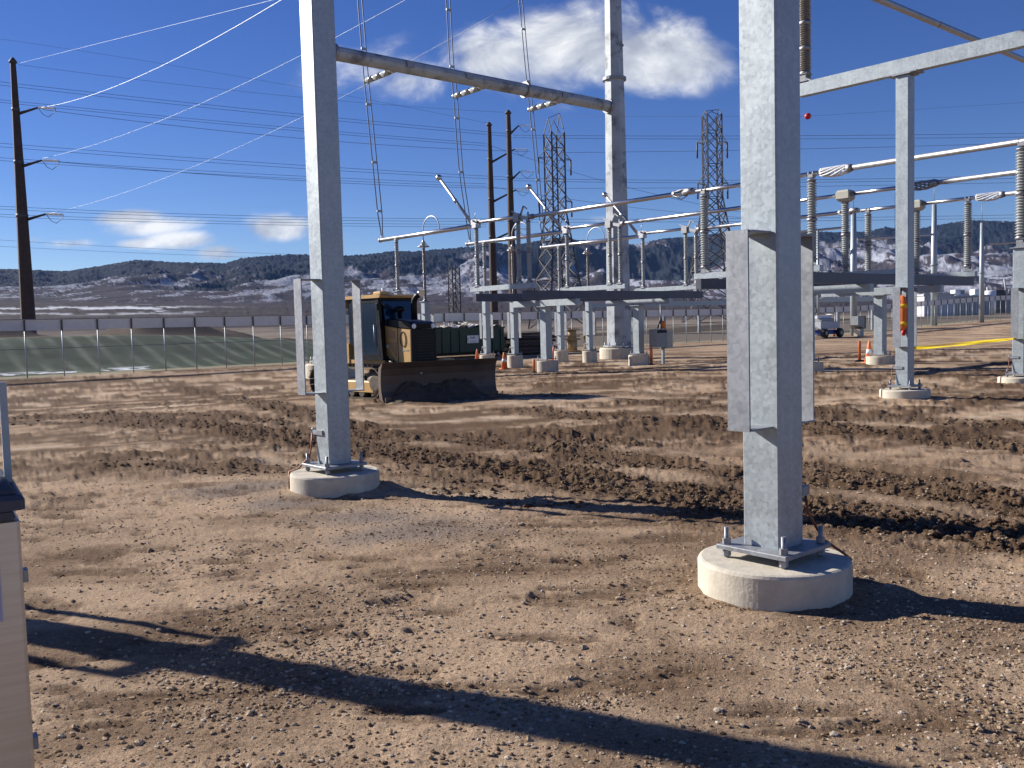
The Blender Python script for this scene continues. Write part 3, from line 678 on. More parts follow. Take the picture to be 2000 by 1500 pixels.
def pier_mesh(r, h, dz):
    m = MB(); m.lathe([(r * 1.0, -dz), (r * 1.0, h - 0.022), (r - 0.008, h - 0.006), (r - 0.024, h)], 96, smooth=False)
    return m.mesh('pier', CONC)
def column(name, label, u, s, top, ph=0.21, pr=0.45, w=0.254, brackets=True, clamp='left', zb=None, group=None, bz=(1.0, 2.14), cap=True):
    g = gzs(u, s) if zb is None else zb
    t = site(name, label, 'column', u, s, g, group)
    ph2 = ph - g
    link('pier', pier_mesh(pr, ph2, 0.35), t)
    z0 = ph2 + 0.055; h = w / 2; e = h + 0.115
    m = MB(); m.box(-e, e, -e, e, z0, z0 + 0.026, 0.004); m.build('base_plate', GALV2, t)
    bm = MB()
    bm.lathe([(0.014, -0.06), (0.014, 0.13)], 10)
    bm.lathe([(0.026, -0.045), (0.026, -0.012)], 6, smooth=False); bm.lathe([(0.026, 0.028), (0.026, 0.062)], 6, smooth=False)
    bme = bm.mesh('anchor_bolt', GALV2)
    for a in (-1, 1):
        for b in (-1, 1): link('anchor_bolt', bme, t, (a * (e - 0.045), b * (e - 0.045), z0))
    m = MB(); m.bbox(-h, h, -h, h, z0 + 0.0265, top - g, 0.012); m.build('post', GALV, t)
    if brackets:
        for sgn in (-1, 1):
            b0 = bz[0] - g; b1 = bz[1] - g; m = MB(); x0 = sgn * (h + 0.003); x1 = sgn * (h + 0.20); xa, xb = min(x0, x1), max(x0, x1)
            m.box(xa, xb, -0.09, 0.09, b1 - 0.012, b1); m.box(xa, xb, -0.09, 0.09, b0, b0 + 0.012)
            br = m.build('bracket', GALV2, t)
            m = MB(); xq = sgn * (h + 0.201); m.box(min(xq, xq + sgn * 0.012), max(xq, xq + sgn * 0.012), -0.074, 0.074, b0 - 0.003, b1 + 0.003); m.build('bracket_plate', GALV2, br)
    if clamp:
        zc = 0.60 - g; m = MB()
        if clamp == 'left':
            m.box(-h - 0.016, -h - 0.002, -0.02, h + 0.045, zc - 0.025, zc + 0.025)
            m.tube([(-h - 0.01, h + 0.045, zc - 0.02), (-h - 0.01, h + 0.07, zc), (-h - 0.01, h + 0.06, zc + 0.03), (-h - 0.01, h + 0.02, zc + 0.032)], 0.011, 8)
            wp = [(-h - 0.012, h + 0.06, zc - 0.01), (-h - 0.03, h + 0.05, zc - 0.14), (-h - 0.05, h + 0.06, zc - 0.25), (-h - 0.14, h + 0.14, z0 - 0.03), (-pr * 0.82, pr * 0.60, ph2 + 0.008), (-pr * 0.84, pr * 0.62, -0.05)]
        else:
            m.box(h + 0.002, h + 0.075, -h + 0.0, -h + 0.04, zc - 0.03, zc + 0.03, 0.006)
            wp = [(h + 0.05, -h + 0.02, zc - 0.02), (h + 0.055, -h + 0.005, zc - 0.13), (h + 0.10, -h - 0.03, zc - 0.24), (h + 0.13, -h - 0.06, z0 + 0.03), (pr * 0.66, -pr * 0.62, ph2 + 0.02), (pr * 0.74, -pr * 0.70, ph2 - 0.02), (pr * 0.745, -pr * 0.71, -0.06)]
        cl = m.build('ground_clamp', GALV2, t)
        m = MB(); m.tube(wp, 0.0085, 7); m.build('ground_wire', COPPER, t)
    if cap:
        m = MB(); m.box(-h - 0.05, h + 0.05, -h - 0.05, h + 0.05, top - g, top - g + 0.02); m.build('cap_plate', GALV2, t)
    return t

R_ = column('steel_column', 'nearest thick galvanised column on a round concrete pier, right of centre', 4.80, 3.17, 6.14, ph=0.205, clamp='right', zb=0.0)
L_ = column('steel_column', 'tall galvanised column with two open side brackets in front of the bulldozer', 4.79, 8.32, 6.14, ph=0.20, clamp='left', zb=-0.03)
N_ = column('steel_column', 'galvanised column out of frame left whose bracket shadow crosses the foreground', 0.03, 8.65, 6.14, ph=0.2, zb=0.0)

# T frame with the long arm, upper right
u0, s0 = 17.55, 8.62
t = column('support_frame', 'galvanised column carrying a long horizontal arm, orange bag hung on its bracket', u0, s0, 6.14, ph=0.18, pr=0.46, zb=0.0)
m = MB(); m.box(-0.09, 0.09, -6.6, 2.24, 6.185, 6.46, 0.008); m.build('arm', GALV, t)
m = MB(); m.box(-0.16, 0.16, -0.30, 0.30, 6.1605, 6.183); m.build('arm_seat', GALV2, t)
INS_N = [0]
def post_ins(label, u, s, z, kind, H, group, bracket=0.08, top=None):
    t = site('post_insulator', label, 'insulator', u, s, z, group)
    m = MB()
    if bracket > 0.06:
        m.box(-0.11, 0.11, -0.10, 0.10, 0.0, 0.014); m.box(-0.10, -0.088, -0.07, 0.07, 0.014, bracket - 0.012); m.box(0.088, 0.10, -0.07, 0.07, 0.014, bracket - 0.012)
        m.box(-0.12, 0.12, -0.10, 0.10, bracket - 0.012, bracket)
        m.build('mounting_base', GALV2, t)
    insulator_parts(t, 0, 0, bracket, kind, H - bracket)
    m = MB()
    if top == 'u': m.box(-0.09, 0.09, -0.05, 0.05, H, H + 0.03); m.tube([(-0.07, 0, H + 0.075), (-0.04, 0, H + 0.075)], 0.075, 12); m.tube([(0.04, 0, H + 0.075), (0.07, 0, H + 0.075)], 0.075, 12)
    else: clamp_saddle(m, 0, 0, H + 0.15)
    m.build('bus_clamp', CAST, t)
    return t
post_ins('brown-grey stacked insulator on the left end of the long arm', u0, s0 + 2.12, 6.465, 'brown', 2.22, None, 0.16, 'u')
t = site('bus_tube', 'dull overhead pipe crossing the top right corner', 'bus tube', 17.5, 10.74, 8.76)
m = MB(); m.tube([(-14, 0, 0), (16, 0, 0)], 0.078, 16); b = m.build('pipe', ALUD, t)
m = MB()
for x in (6.05,): m.tube([(x, 0, 0), (x + 0.05, 0, 0)], 0.083, 16)
m.build('weld_sleeve', CAST, t)

# phase lines
PH = {'A': 22.26, 'B': 27.02, 'C': 31.72}
PW = {'A': 'nearest', 'B': 'middle', 'C': 'farthest'}
ZB = 5.36
# pedestals with post insulators (s 32.85) and arresters (s 30.9) for each phase
for k in 'ABC':
    u = PH[k]
    w0 = {'A': 'hidden behind the bulldozer cab', 'B': 'left of the two in front of the dumpster', 'C': 'in front of the timber reels, left of the next'}[k]
    ped = column('insulator_pedestal', 'bracketed galvanised pedestal on a pier, ' + w0, u, 32.85, 3.10, ph=0.25, pr=0.35, group='bracketed pedestals of the far row')
    post_ins({'A': 'grey post insulator standing above the bulldozer cab roof', 'B': 'grey post insulator at the far end of the middle bus', 'C': 'grey post insulator at the far end of the farthest bus'}[k],
             u, 32.85, 3.125, 'post', ZB - 3.125 - 0.15, 'post insulators of the far row')
    w1 = {'A': 'half hidden behind the bulldozer hood', 'B': 'right of the two in front of the dumpster', 'C': 'left of the big tapered pole base'}[k]
    column('arrester_pedestal', 'bracketed galvanised pedestal on a pier, ' + w1, u, 30.92, 2.62, ph=0.25, pr=0.35, group='bracketed pedestals of the arresters')
    a = site('surge_arrester', {'A': 'thin surge arrester with a ring and wire loop above the bulldozer hood', 'B': 'thin surge arrester with conical hood in front of a rust pole', 'C': 'thin surge arrester with conical hood and wire loop left of the big pole'}[k], 'arrester', u, 30.92, 2.64, 'surge arresters')
    m = MB(); m.lathe([(0.10, 0.0), (0.10, 0.04), (0.05, 0.06), (0.05, 0.10)], 14); m.build('base_fitting', CAST, a)
    m = MB(); m.lathe(shed_profile(0.10, 1.10, 0.05, 0.072, 20), 12); m.build('arrester_body', PORCB, a)
    m = MB(); m.lathe([(0.05, 1.10), (0.07, 1.12), (0.07, 1.16), (0.05, 1.18)], 12); m.build('joint', CAST, a)
    m = MB(); m.lathe(shed_profile(1.18, 2.20, 0.05, 0.072, 20), 12); m.build('arrester_body', PORCB, a)
    m = MB(); pts = [(0.22 * math.cos(q * math.pi / 9), 0.22 * math.sin(q * math.pi / 9), 2.20) for q in range(19)]; m.tube(pts, 0.022, 8, cap=False)
    for q in range(4): m.tube([(0.22 * math.cos(q * math.pi / 2 + .4), 0.22 * math.sin(q * math.pi / 2 + .4), 2.20), (0.03 * math.cos(q * math.pi / 2 + .4), 0.03 * math.sin(q * math.pi / 2 + .4), 2.42)], 0.014, 6)
    m.lathe([(0.06, 2.20), (0.06, 2.40), (0.03, 2.47)], 10); m.build('grading_ring', ALUD, a)
    zt = ZB + 0.05 - 2.64; pts = []
    for q in range(15):
        an = math.pi * q / 14; pts.append((0, -0.55 + 0.55 * math.cos(an), 2.85 + 0.52 * math.sin(an)))
    m = MB(); m.tube([(0, 0, 2.45)] + pts + [(0, -1.10, zt)], 0.022, 7); m.build('lead_loop', ALUD, a)
    # lower tube from the jumper end to the switch
    t = site('bus_tube', {'A': 'gleaming lower bus tube above the bulldozer', 'B': 'bright lower bus tube crossing behind the rust poles', 'C': 'bright lower bus tube crossing the big tapered pole'}[k], 'bus tube', u, 30.9, ZB, 'lower bus tubes')
    m = MB(); m.tube([(0, -3.15, 0), (0, 3.12, 0)], 0.085, 18); m.build('pipe', ALU, t)
    m = MB(); m.lathe([(0.10, -0.05), (0.10, 0.05), (0.07, 0.07)], 16)
    me = m.mesh('end_cap', CAST); o = link('end_cap', me, t, (0, 3.15, 0)); o.rotation_euler = (math.pi / 2, 0, 0)

    # disconnect switch on its box base (s 27.8 .. 24.3)
    t = site('disconnect_switch', {'A': 'leftmost disconnect switch, its open blade raised left of the rust poles', 'B': 'middle disconnect switch, its open blade raised across the lattice tower', 'C': 'rightmost disconnect switch, its open blade raised against the big pole'}[k], 'switch', u, 26.0, 0.0, 'disconnect switches')
    m = MB(); m.box(-0.10, 0.10, -1.72, 1.86, 2.885, 3.06, 0.006); bb = m.build('base_beam', GALV, t)
    for y in (1.5, -0.88, -1.42):
        insulator_parts(t, 0, y, 3.145, 'post', 2.12)
        m = MB(); m.box(-0.13, 0.13, -0.12, 0.12, 3.062, 3.085); m.box(-0.09, -0.075, -0.08, 0.08, 3.085, 3.13); m.box(0.075, 0.09, -0.08, 0.08, 3.085, 3.13); m.box(-0.10, 0.10, -0.1, 0.1, 3.13, 3.144)
        o = m.build('insulator_base', CAST, t, (0, y, 0))
    m = MB(); m.tube([(0, 1.45, 5.47), (0, -0.95, 5.45)], 0.062, 14); m.build('main_blade', ALU, t)
    m = MB(); m.box(-0.13, 0.13, 1.38, 1.62, 5.27, 5.40); m.box(-0.10, -0.06, 1.35, 1.70, 5.40, 5.58); m.box(0.06, 0.10, 1.35, 1.70, 5.40, 5.58); m.tube([(-0.2, 1.5, 5.52), (0.2, 1.5, 5.52)], 0.035, 8)
    m.tube([(0.06, 1.58, 5.5), (0.07, 1.66, 5.75), (0.05, 1.55, 5.88)], 0.012, 6); m.build('hinge', ALUD, t)
    m = MB(); m.box(-0.12, 0.12, -1.02, -0.74, 5.27, 5.39); m.box(-0.09, -0.05, -1.0, -0.72, 5.39, 5.56); m.box(0.05, 0.09, -1.0, -0.72, 5.39, 5.56)
    m.obox((0, -0.95, 5.42), (0, -1.45, 5.33), 0.09, 0.12); m.obox((0.06, -0.95, 5.5), (0.06, -1.12, 5.80), 0.05, 0.05); m.obox((0.06, -1.12, 5.80), (0.06, -1.30, 5.68), 0.035, 0.035)
    m.obox((-0.06, -1.0, 5.5), (-0.06, -0.62, 5.66), 0.04, 0.04); m.tube([(0, -1.42, 5.27), (0, -1.42, 5.56)], 0.03, 8); m.build('jaw', CAST, t)
    m = MB(); m.tube([(0.0, 1.72, 5.44), (0.0, 3.72, 7.42)], 0.055, 12); m.tube([(0.07, 1.9, 5.44), (0.05, 3.70, 7.40)], 0.012, 6); bl = m.build('raised_blade', ALUD, t)
    m = MB(); m.lathe([(0.03, -0.11), (0.10, -0.09), (0.125, 0.0), (0.10, 0.09), (0.03, 0.11)], 14); o = m.build('counterweight', ALU, bl, (0.0, 3.74, 7.44)); o.rotation_euler = (math.radians(42), 0, 0)
    m = MB(); m.tube([(0, 2.66, 6.36), (0, 2.78, 6.48)], 0.075, 12); m.build('blade_sleeve', ALU, bl)
    m = MB(); m.tube([(-0.14, -1.70, 2.75), (-0.14, -1.70, 3.0), (0.14, -1.70, 3.0), (0.14, -1.70, 2.75)], 0.012, 6); m.build('grab_bar', GALV2, t)

    # upper tube from the switch to the next stand (s 24.4 .. 17.6)
    t = site('bus_tube', {'A': 'nearest of three upper bus tubes left of the near column', 'B': 'middle of three upper bus tubes left of the near column', 'C': 'farthest of three upper bus tubes left of the near column'}[k], 'bus tube', u, 21.0, ZB + 0.02, 'upper bus tubes')
    m = MB(); m.tube([(0, -3.3, 0), (0, 3.45, 0)], 0.07, 16); m.build('pipe', ALU, t)
    m = MB(); m.tube([(0, -2.95, 0), (0, -3.05, 0)], 0.10, 14); m.tube([(0, -3.32, 0), (0, -3.52, 0.03), (0, -3.72, 0.0)], [0.10, 0.105, 0.09], 14); m.build('expansion_fitting', ALUD, t)
    m = MB()
    for q in range(5): m.tube([(0.09 * math.cos(q * 1.26), -2.98, 0.09 * math.sin(q * 1.26)), (0.15 * math.cos(q * 1.26), -3.2, 0.15 * math.sin(q * 1.26) - 0.03), (0.09 * math.cos(q * 1.26), -3.45, 0.09 * math.sin(q * 1.26))], 0.016, 6)
    m.build('braid', CAST, t)
    m = MB(); m.tube([(0, 3.3, 0), (0, 3.5, 0)], 0.09, 12); m.build('end_fitting', CAST, t)

    # interrupter bay on the right-hand stand: two ribbed posts and a box-headed device
    w2 = PW[k]
    post_ins('ribbed post insulator at the far end of the %s bus on the right-hand stand' % w2, u, 16.93, 2.97, 'ribbed', ZB - 2.97 - 0.15, 'ribbed insulators of the right-hand stand', 0.16)
    post_ins('ribbed post insulator at the near end of the %s bus on the right-hand stand' % w2, u, 13.45, 2.97, 'ribbed', ZB - 2.97 - 0.15, 'ribbed insulators of the right-hand stand', 0.16)
    t = site('instrument_transformer', 'box-headed instrument device on the %s bus of the right-hand stand' % w2, 'transformer', u, 15.17, 2.97, 'box-headed devices')
    m = MB(); m.box(-0.12, 0.12, -0.12, 0.12, 0, 0.02); m.lathe([(0.09, 0.02), (0.06, 0.16)], 12); m.build('mounting_base', CAST, t)
    insulator_parts(t, 0, 0, 0.15, 'ribbed', 2.02)
    m = MB(); m.add([(x * q, y * q, z) for (q, z) in ((0.13, 2.17), (0.21, 2.26), (0.21, 2.46), (0.17, 2.52)) for (x, y) in ((-1, -1), (1, -1), (1, 1), (-1, 1))],
                    [(3, 2, 1, 0), (12, 13, 14, 15)] + [(4 * i + j, 4 * i + (j + 1) % 4, 4 * i + 4 + (j + 1) % 4, 4 * i + 4 + j) for i in range(3) for j in range(4)])
    hd = m.build('head', BEIGE, t)
    m = MB(); m.tube([(0, -0.30, 2.39), (0, -0.21, 2.39)], 0.07, 10); m.tube([(0, 0.21, 2.39), (0, 0.30, 2.39)], 0.07, 10); m.build('terminal', CAST, hd)
    t = site('bus_tube', 'short bright tube through the box-headed device of the %s bus' % w2, 'bus tube', u, 15.2, ZB, 'short tubes of the right-hand stand')
    m = MB(); m.tube([(0, -1.95, 0), (0, -0.34, 0)], 0.06, 12); m.build('pipe', ALU, t)
    m = MB(); m.tube([(0, 0.30, 0), (0, 2.0, 0)], 0.06, 12); m.build('pipe', ALU, t)
    # near tube, with the twisted flexible connector
    t = site('bus_tube', {'A': 'nearest of three bus tubes running off the right edge', 'B': 'middle of three bus tubes running off the right edge', 'C': 'farthest of three bus tubes running off the right edge'}[k], 'bus tube', u, 8.3, ZB, 'near bus tubes')
    m = MB(); m.tube([(0, 4.0, 0), (0, -6.5, 0)], 0.07, 16); m.build('pipe', ALUD, t)
    m = MB(); m.tube([(0, 4.0, 0), (0, 4.13, 0)], [0.085, 0.12], 14); m.build('connector_end', CAST, t)
    m = MB(); m.tube([(0, 4.82, 0.0), (0, 4.90, 0)], [0.11, 0.08], 14); m.obox((0, 4.88, 0), (0, 5.1, -0.02), 0.07, 0.09); m.build('connector_end', CAST, t)
    m = MB()
    for q in range(9):
        a0 = q * 2 * math.pi / 9
        m.tube([((0.085 + 0.03 * math.sin(math.pi * f)) * math.cos(a0 + f * 2.2), 4.08 + 0.80 * f, (0.085 + 0.035 * math.sin(math.pi * f)) * math.sin(a0 + f * 2.2) - 0.03 * math.sin(math.pi * f)) for f in [i / 7 for i in range(8)]], 0.024, 6)
    m.build('twisted_braid', WHITE if k != 'B' else CAST, t)

# pedestal at the right edge with its stacked insulator
column('insulator_pedestal', 'galvanised pedestal cut by the right edge, tied to the yellow tape', PH['A'], 8.28, 3.02, ph=0.16, pr=0.45)
t = post_ins('stacked grey insulator cut by the right edge of the picture', PH['A'], 8.28, 3.045, 'ribbed', ZB - 3.045 - 0.15, None, 0.19)
for k in 'BC':
    column('insulator_pedestal', 'galvanised pedestal under the %s bus tube beyond the right edge' % PW[k], PH[k], 8.28, 3.02, ph=0.16, pr=0.45)
    post_ins('grey insulator under the %s bus tube beyond the right edge' % PW[k], PH[k], 8.28, 3.045, 'ribbed', ZB - 3.045 - 0.15, None, 0.19)

def stand(label, cols, sc, s_beams, ua, ub, ph, w, pr):
    """two-column table: arms along the bus, long beams across, all one welded frame"""
    uc = sum(cols) / 2; g = gzs(uc, sc)
    t = site('switch_stand', label, 'support stand', uc, sc, g)
    for c in cols:
        x = c - uc; h = w / 2; gg = gzs(c, sc) - g; p2 = ph - g
        o = link('pier', pier_mesh(pr, p2, 0.3), t, (x, 0, 0))
        m = MB(); m.box(x - h - .11, x + h + .11, -h - .11, h + .11, p2 + 0.05, p2 + 0.075); m.build('base_plate', GALV2, t)
        bm = MB(); bm.lathe([(0.016, p2 - 0.01), (0.016, p2 + 0.16)], 8); bme = bm.mesh('anchor_bolt', GALV2)
        for a in (-1, 1):
            for b in (-1, 1): link('anchor_bolt', bme, t, (x + a * (h + .07), b * (h + .07), 0))
        m = MB(); m.bbox(x - h, x + h, -h, h, p2 + 0.0755, 2.27 - g, 0.012); m.build('post', GALV, t)
        ys = [sb - sc for sb in s_beams]
        m = MB(); m.box(x - 0.11, x + 0.11, min(ys) - 0.35, max(ys) + 0.35, 2.272 - g, 2.50 - g, 0.006); m.build('arm', GALV, t)
        m = MB(); m.box(x - 0.25, x + 0.25, -0.25, 0.25, 2.245 - g, 2.2695 - g); m.build('arm_seat', GALV2, t)
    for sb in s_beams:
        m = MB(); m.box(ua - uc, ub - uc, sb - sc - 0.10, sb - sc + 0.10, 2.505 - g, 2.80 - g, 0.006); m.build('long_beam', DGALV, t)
    return t
t1 = stand('wide dark-beamed switch stand on two square columns left of the big pole', (24.33, 29.62), 26.0, (24.6, 27.4), 22.0, 32.05, 0.20, 0.33, 0.44)
t3 = stand('wide dark-beamed stand behind the near column on the right', (24.85, 29.20), 15.17, (13.5, 16.9), 21.9, 32.1, 0.26, 0.30, 0.44)
for k in 'ABC':
    m = MB(); g = t3.location.z
    m.box(PH[k] - 27.025 - 0.10, PH[k] - 27.025 + 0.10, -2.0, 2.1, 2.803 - g, 2.966 - g, 0.006); m.build('box_beam', GALV, t3)
    m = MB(); g = t1.location.z
    for y in (-1.4, 1.4): m.box(PH[k] - 26.975 - 0.09, PH[k] - 26.975 + 0.09, y - 0.08, y + 0.08, 2.803 - g, 2.883 - g)
    m.build('switch_seat', GALV2, t1)

# dead-end frame: two tapered poles and a crossbeam
QU, PU, SD = 18.68, 35.42, 32.4
zq = -0.28
t = site('dead_end_frame', 'tall dead-end frame of two tapered steel poles joined by a crossbeam', 'pole structure', (QU + PU) / 2, SD, zq)
hx = (PU - QU) / 2
for sg, hb in ((-1, 0.22), (1, 0.30)):
    x = sg * hx
    m = MB(); m.lathe([(1.02, -0.3), (1.02, 0.50), (0.97, 0.56)], 36, (x, 0), smooth=False); m.build('pier', CONC, t)
    m = MB(); m.lathe([(0.82, 0.62), (0.82, 0.68)], 24, (x, 0), smooth=False); m.build('base_plate', POLE, t)
    bm = MB(); bm.lathe([(0.03, 0.52), (0.03, 0.84)], 8); bme = bm.mesh('anchor_bolt', GALV2)
    for q in range(12): link('anchor_bolt', bme, t, (x + 0.76 * math.cos(q * math.pi / 6), 0.76 * math.sin(q * math.pi / 6), 0))
    rb, rt = (0.66, 0.44) if sg > 0 else (0.60, 0.40)
    m = MB(); m.lathe([(rb, 0.685), (rb * 0.80 + rt * 0.2, 4.5), (rb * 0.30 + rt * 0.70, 14.0)], 8, (x, 0), smooth=False, a0=math.pi / 8)
    m.build('pole_section', POLE, t)
    m = MB(); m.lathe([(rb * 0.30 + rt * 0.70 - 0.012, 14.0), (rt * 0.92, 20.5)], 8, (x, 0), smooth=False, a0=math.pi / 8); m.build('pole_section', POLE, t)
    m = MB(); m.lathe([(0.60, 13.96), (0.60, 14.10)], 20, (x, 0), smooth=False); m.build('flange', GALV2, t)
    bm = MB(); bm.box(-0.03, 0.03, -0.03, 0.03, -0.05, 0.05); bme = bm.mesh('step_lug', CAST)
    for q in range(10): link('step_lug', bme, t, (x + (rb * 0.8) * 0.94, -(rb * 0.8) * 0.33, 1.8 + q * 1.55))
m = MB(); bp = [(-hx + 0.5, 0, 12.37 - zq), (hx - 0.5, 0, 12.37 - zq)]
m.tube([(-hx + 0.62, 0, 12.37 - zq), (hx - 0.50, 0, 12.37 - zq)], 0.285, 12, smooth=False); cb = m.build('crossbeam', POLE, t)
for x in (-hx + 0.62, 2.3, hx - 0.52):
    m = MB(); m.tube([(x - 0.06, 0, 12.37 - zq), (x + 0.06, 0, 12.37 - zq)], 0.37, 18, smooth=False); m.build('beam_flange', CAST, cb)
m = MB()
for x in (-4.3, -1.2, 4.6): m.box(x - 0.18, x + 0.18, -0.34, -0.27, 12.28 - zq, 12.52 - zq)
m.build('lug_plate', GALV2, cb)
for k in 'ABC':
    x = PH[k] - (QU + PU) / 2
    m = MB(); z = 12.22 - zq
    for j in range(3): m.tube([(x, 0.50 + j * 0.62, z), (x, 1.02 + j * 0.62, z + 0.0)], 0.13, 14)
    so = m.build('strut_insulator', PORC, t)
    for j in range(4):
        m = MB(); m.tube([(x, (0.2 if j == 0 else 0.40) + j * 0.62, z), (x, 0.50 + j * 0.62, z)], 0.115, 12); m.build('strut_collar', ALU, so)
# twin jumpers from the dead-ends down to the lower tubes
for k, pl in (('A', [(35.15, 17.7), (35.0, 15.69), (34.86, 14.04), (34.73, 12.39), (34.42, 9.74), (34.13, 7.31), (33.95, 5.75), (33.92, 5.44)]),
              ('B', [(35.15, 17.7), (34.98, 16.65), (34.85, 13.83), (34.65, 12.28), (34.39, 8.85), (34.05, 6.93), (33.90, 5.8), (33.85, 5.44)]),
              ('C', [(35.2, 17.7), (35.05, 16.5), (34.87, 14.59), (34.6, 12.23), (34.27, 9.24), (34.05, 6.71), (33.92, 5.8), (33.89, 5.44)])):
    t = site('jumper_cable', {'A': 'leftmost twin jumper cable hanging down to the bus end', 'B': 'middle twin jumper cable hanging behind the raised blade', 'C': 'rightmost twin jumper cable hanging past the lattice tower'}[k], 'cable', PH[k], 34.0, 0, 'twin jumper cables')
    def smooth(pl):
        out = []
        P = [pl[0]] + pl + [pl[-1]]
        for i in range(1, len(P) - 2):
            for f in (0, 0.25, 0.5, 0.75):
                a, b, c, d = P[i - 1], P[i], P[i + 1], P[i + 2]
                out.append(tuple(0.5 * (2 * b[j] + (c[j] - a[j]) * f + (2 * a[j] - 5 * b[j] + 4 * c[j] - d[j]) * f * f + (3 * b[j] - a[j] - 3 * c[j] + d[j]) * f ** 3) for j in range(2)))
        return out + [pl[-1]]
    sp = smooth(pl)
    for sgn in (-1, 1):
        m = MB(); m.tube([(sgn * 0.11 * min(1, max(0.35, (z - 5.3) / 1.2)), y - 34.0, z) for y, z in sp], 0.025, 7); m.build('conductor', WIRE, t)
    m = MB(); 
    for zz in (16.2, 13.6, 11.2, 8.7, 6.6):
        y = np.interp(-zz, [-z for _, z in sp], [y for y, _ in sp]) - 34.0; m.box(-0.13, 0.13, y - 0.03, y + 0.03, zz - 0.045, zz + 0.045)
    m.build('spacer', CAST, t)
    m = MB(); y, z = sp[-1]; m.box(-0.07, 0.07, y - 34.05, y - 33.95, z - 0.02, z + 0.10); m.build('terminal', ALU, t)

# ------------------------------------------------------------------ perimeter fence
SF = 44.0
fence = site('chain_link_fence', 'long chain-link perimeter fence with a grey mesh band along its top', 'fence', 9.0, SF, gzs(9, SF))
fg = fence.location.z
us_ = np.arange(-6.0, 122.0, 1.5)
fpm = MB(); fpm.lathe([(0.026, -0.15), (0.026, 2.02)], 8); fpost = fpm.mesh('post', GALV)
fam = MB(); fam.box(-0.035, 0.035, -0.03, 0.03, 2.02, 2.53); farm = fam.mesh('post_top', DARKST)
def fh(u): return gzs(u, SF) - fg
for a, b in zip(us_[:-1], us_[1:]):
    za, zb = fh(a), fh(b); k = 1 + 0.10 * max(0, min(1, (a - 75) / 40))
    p = link('post', fpost, fence, (a - 9, 0, za)); p.scale = (1, 1, k)
    q = link('post_top', farm, p, (0, 0, 0))
    x0, x1 = a - 9 + 0.03, b - 9 - 0.03
    m = MB(); m.add([(x0, 0.035, za - 0.02), (x1, 0.035, zb - 0.02), (x1, 0.035, zb + 2.03 * k), (x0, 0.035, za + 2.03 * k)], [(0, 1, 2, 3)]); m.build('mesh_panel', CHAIN, fence)
    m = MB(); m.add([(x0, 0.035, za + 2.05 * k), (x1, 0.035, zb + 2.05 * k), (x1, 0.035, zb + 2.50 * k), (x0, 0.035, za + 2.50 * k)], [(0, 1, 2, 3)]); m.build('top_band', BAND, fence)
m = MB(); m.tube([(u - 9, -0.05, fh(u) + 2.52 * (1 + 0.10 * max(0, min(1, (u - 75) / 40)))) for u in us_[::4]], 0.022, 6); m.build('top_rail', GALV2, fence)
m = MB(); m.tube([(u - 9, 0.06, fh(u) + 1.25) for u in us_[::4]], 0.012, 5); m.build('mid_wire', WIRE, fence)

# ------------------------------------------------------------------ bulldozer
HD = math.radians(-90 + 46)            # heading
hv = Vector((math.cos(HD), math.sin(HD), 0))
hood_front = Vector((-2.03, 21.55, 0))
dz0 = hood_front - hv * 1.55            # machine origin: 1.55 m behind the grille
dzr = thing('bulldozer', 'tan and black crawler bulldozer with its blade in the dirt', 'bulldozer', (dz0.x, dz0.y, gz(dz0.x, dz0.y) - 0.02), HD)
# local: x forward, y left, z up.   grille at x = 1.55
m = MB(); m.prism([(0.62, 0.86), (1.52, 0.80), (1.53, 1.62), (1.20, 1.64), (0.62, 1.71)], -0.36, 0.36); m.build('engine_body', YELLOW, dzr)
m = MB(); m.prism([(0.66, 1.72), (1.56, 1.635), (1.57, 1.74), (1.45, 1.79), (0.72, 1.875), (0.66, 1.875)], -0.38, 0.38); hood = m.build('hood', BLACKP, dzr)
m = MB(); m.prism([(0.80, 1.872), (1.35, 1.806), (1.35, 1.818), (0.80, 1.884)], -0.20, 0.25); m.build('hood_vent', GREYBOX, hood)
m = MB(); m.box(1.535, 1.60, -0.375, 0.375, 0.74, 1.63, 0.015); gr_ = m.build('grille', BLACKP, dzr)
for i in range(9):
    m = MB(); m.box(1.603, 1.612, -0.26, 0.26, 0.92 + i * 0.065, 0.945 + i * 0.065); m.build('grille_slat', RUBBER, gr_)
for y in (-0.29, 0.29):
    m = MB(); m.lathe([(0.055, -0.02), (0.062, 0.0), (0.05, 0.02)], 14); o = m.build('headlight', LAMP, dzr, (1.585, y, 1.69)); o.rotation_euler = (0, math.pi / 2, 0)
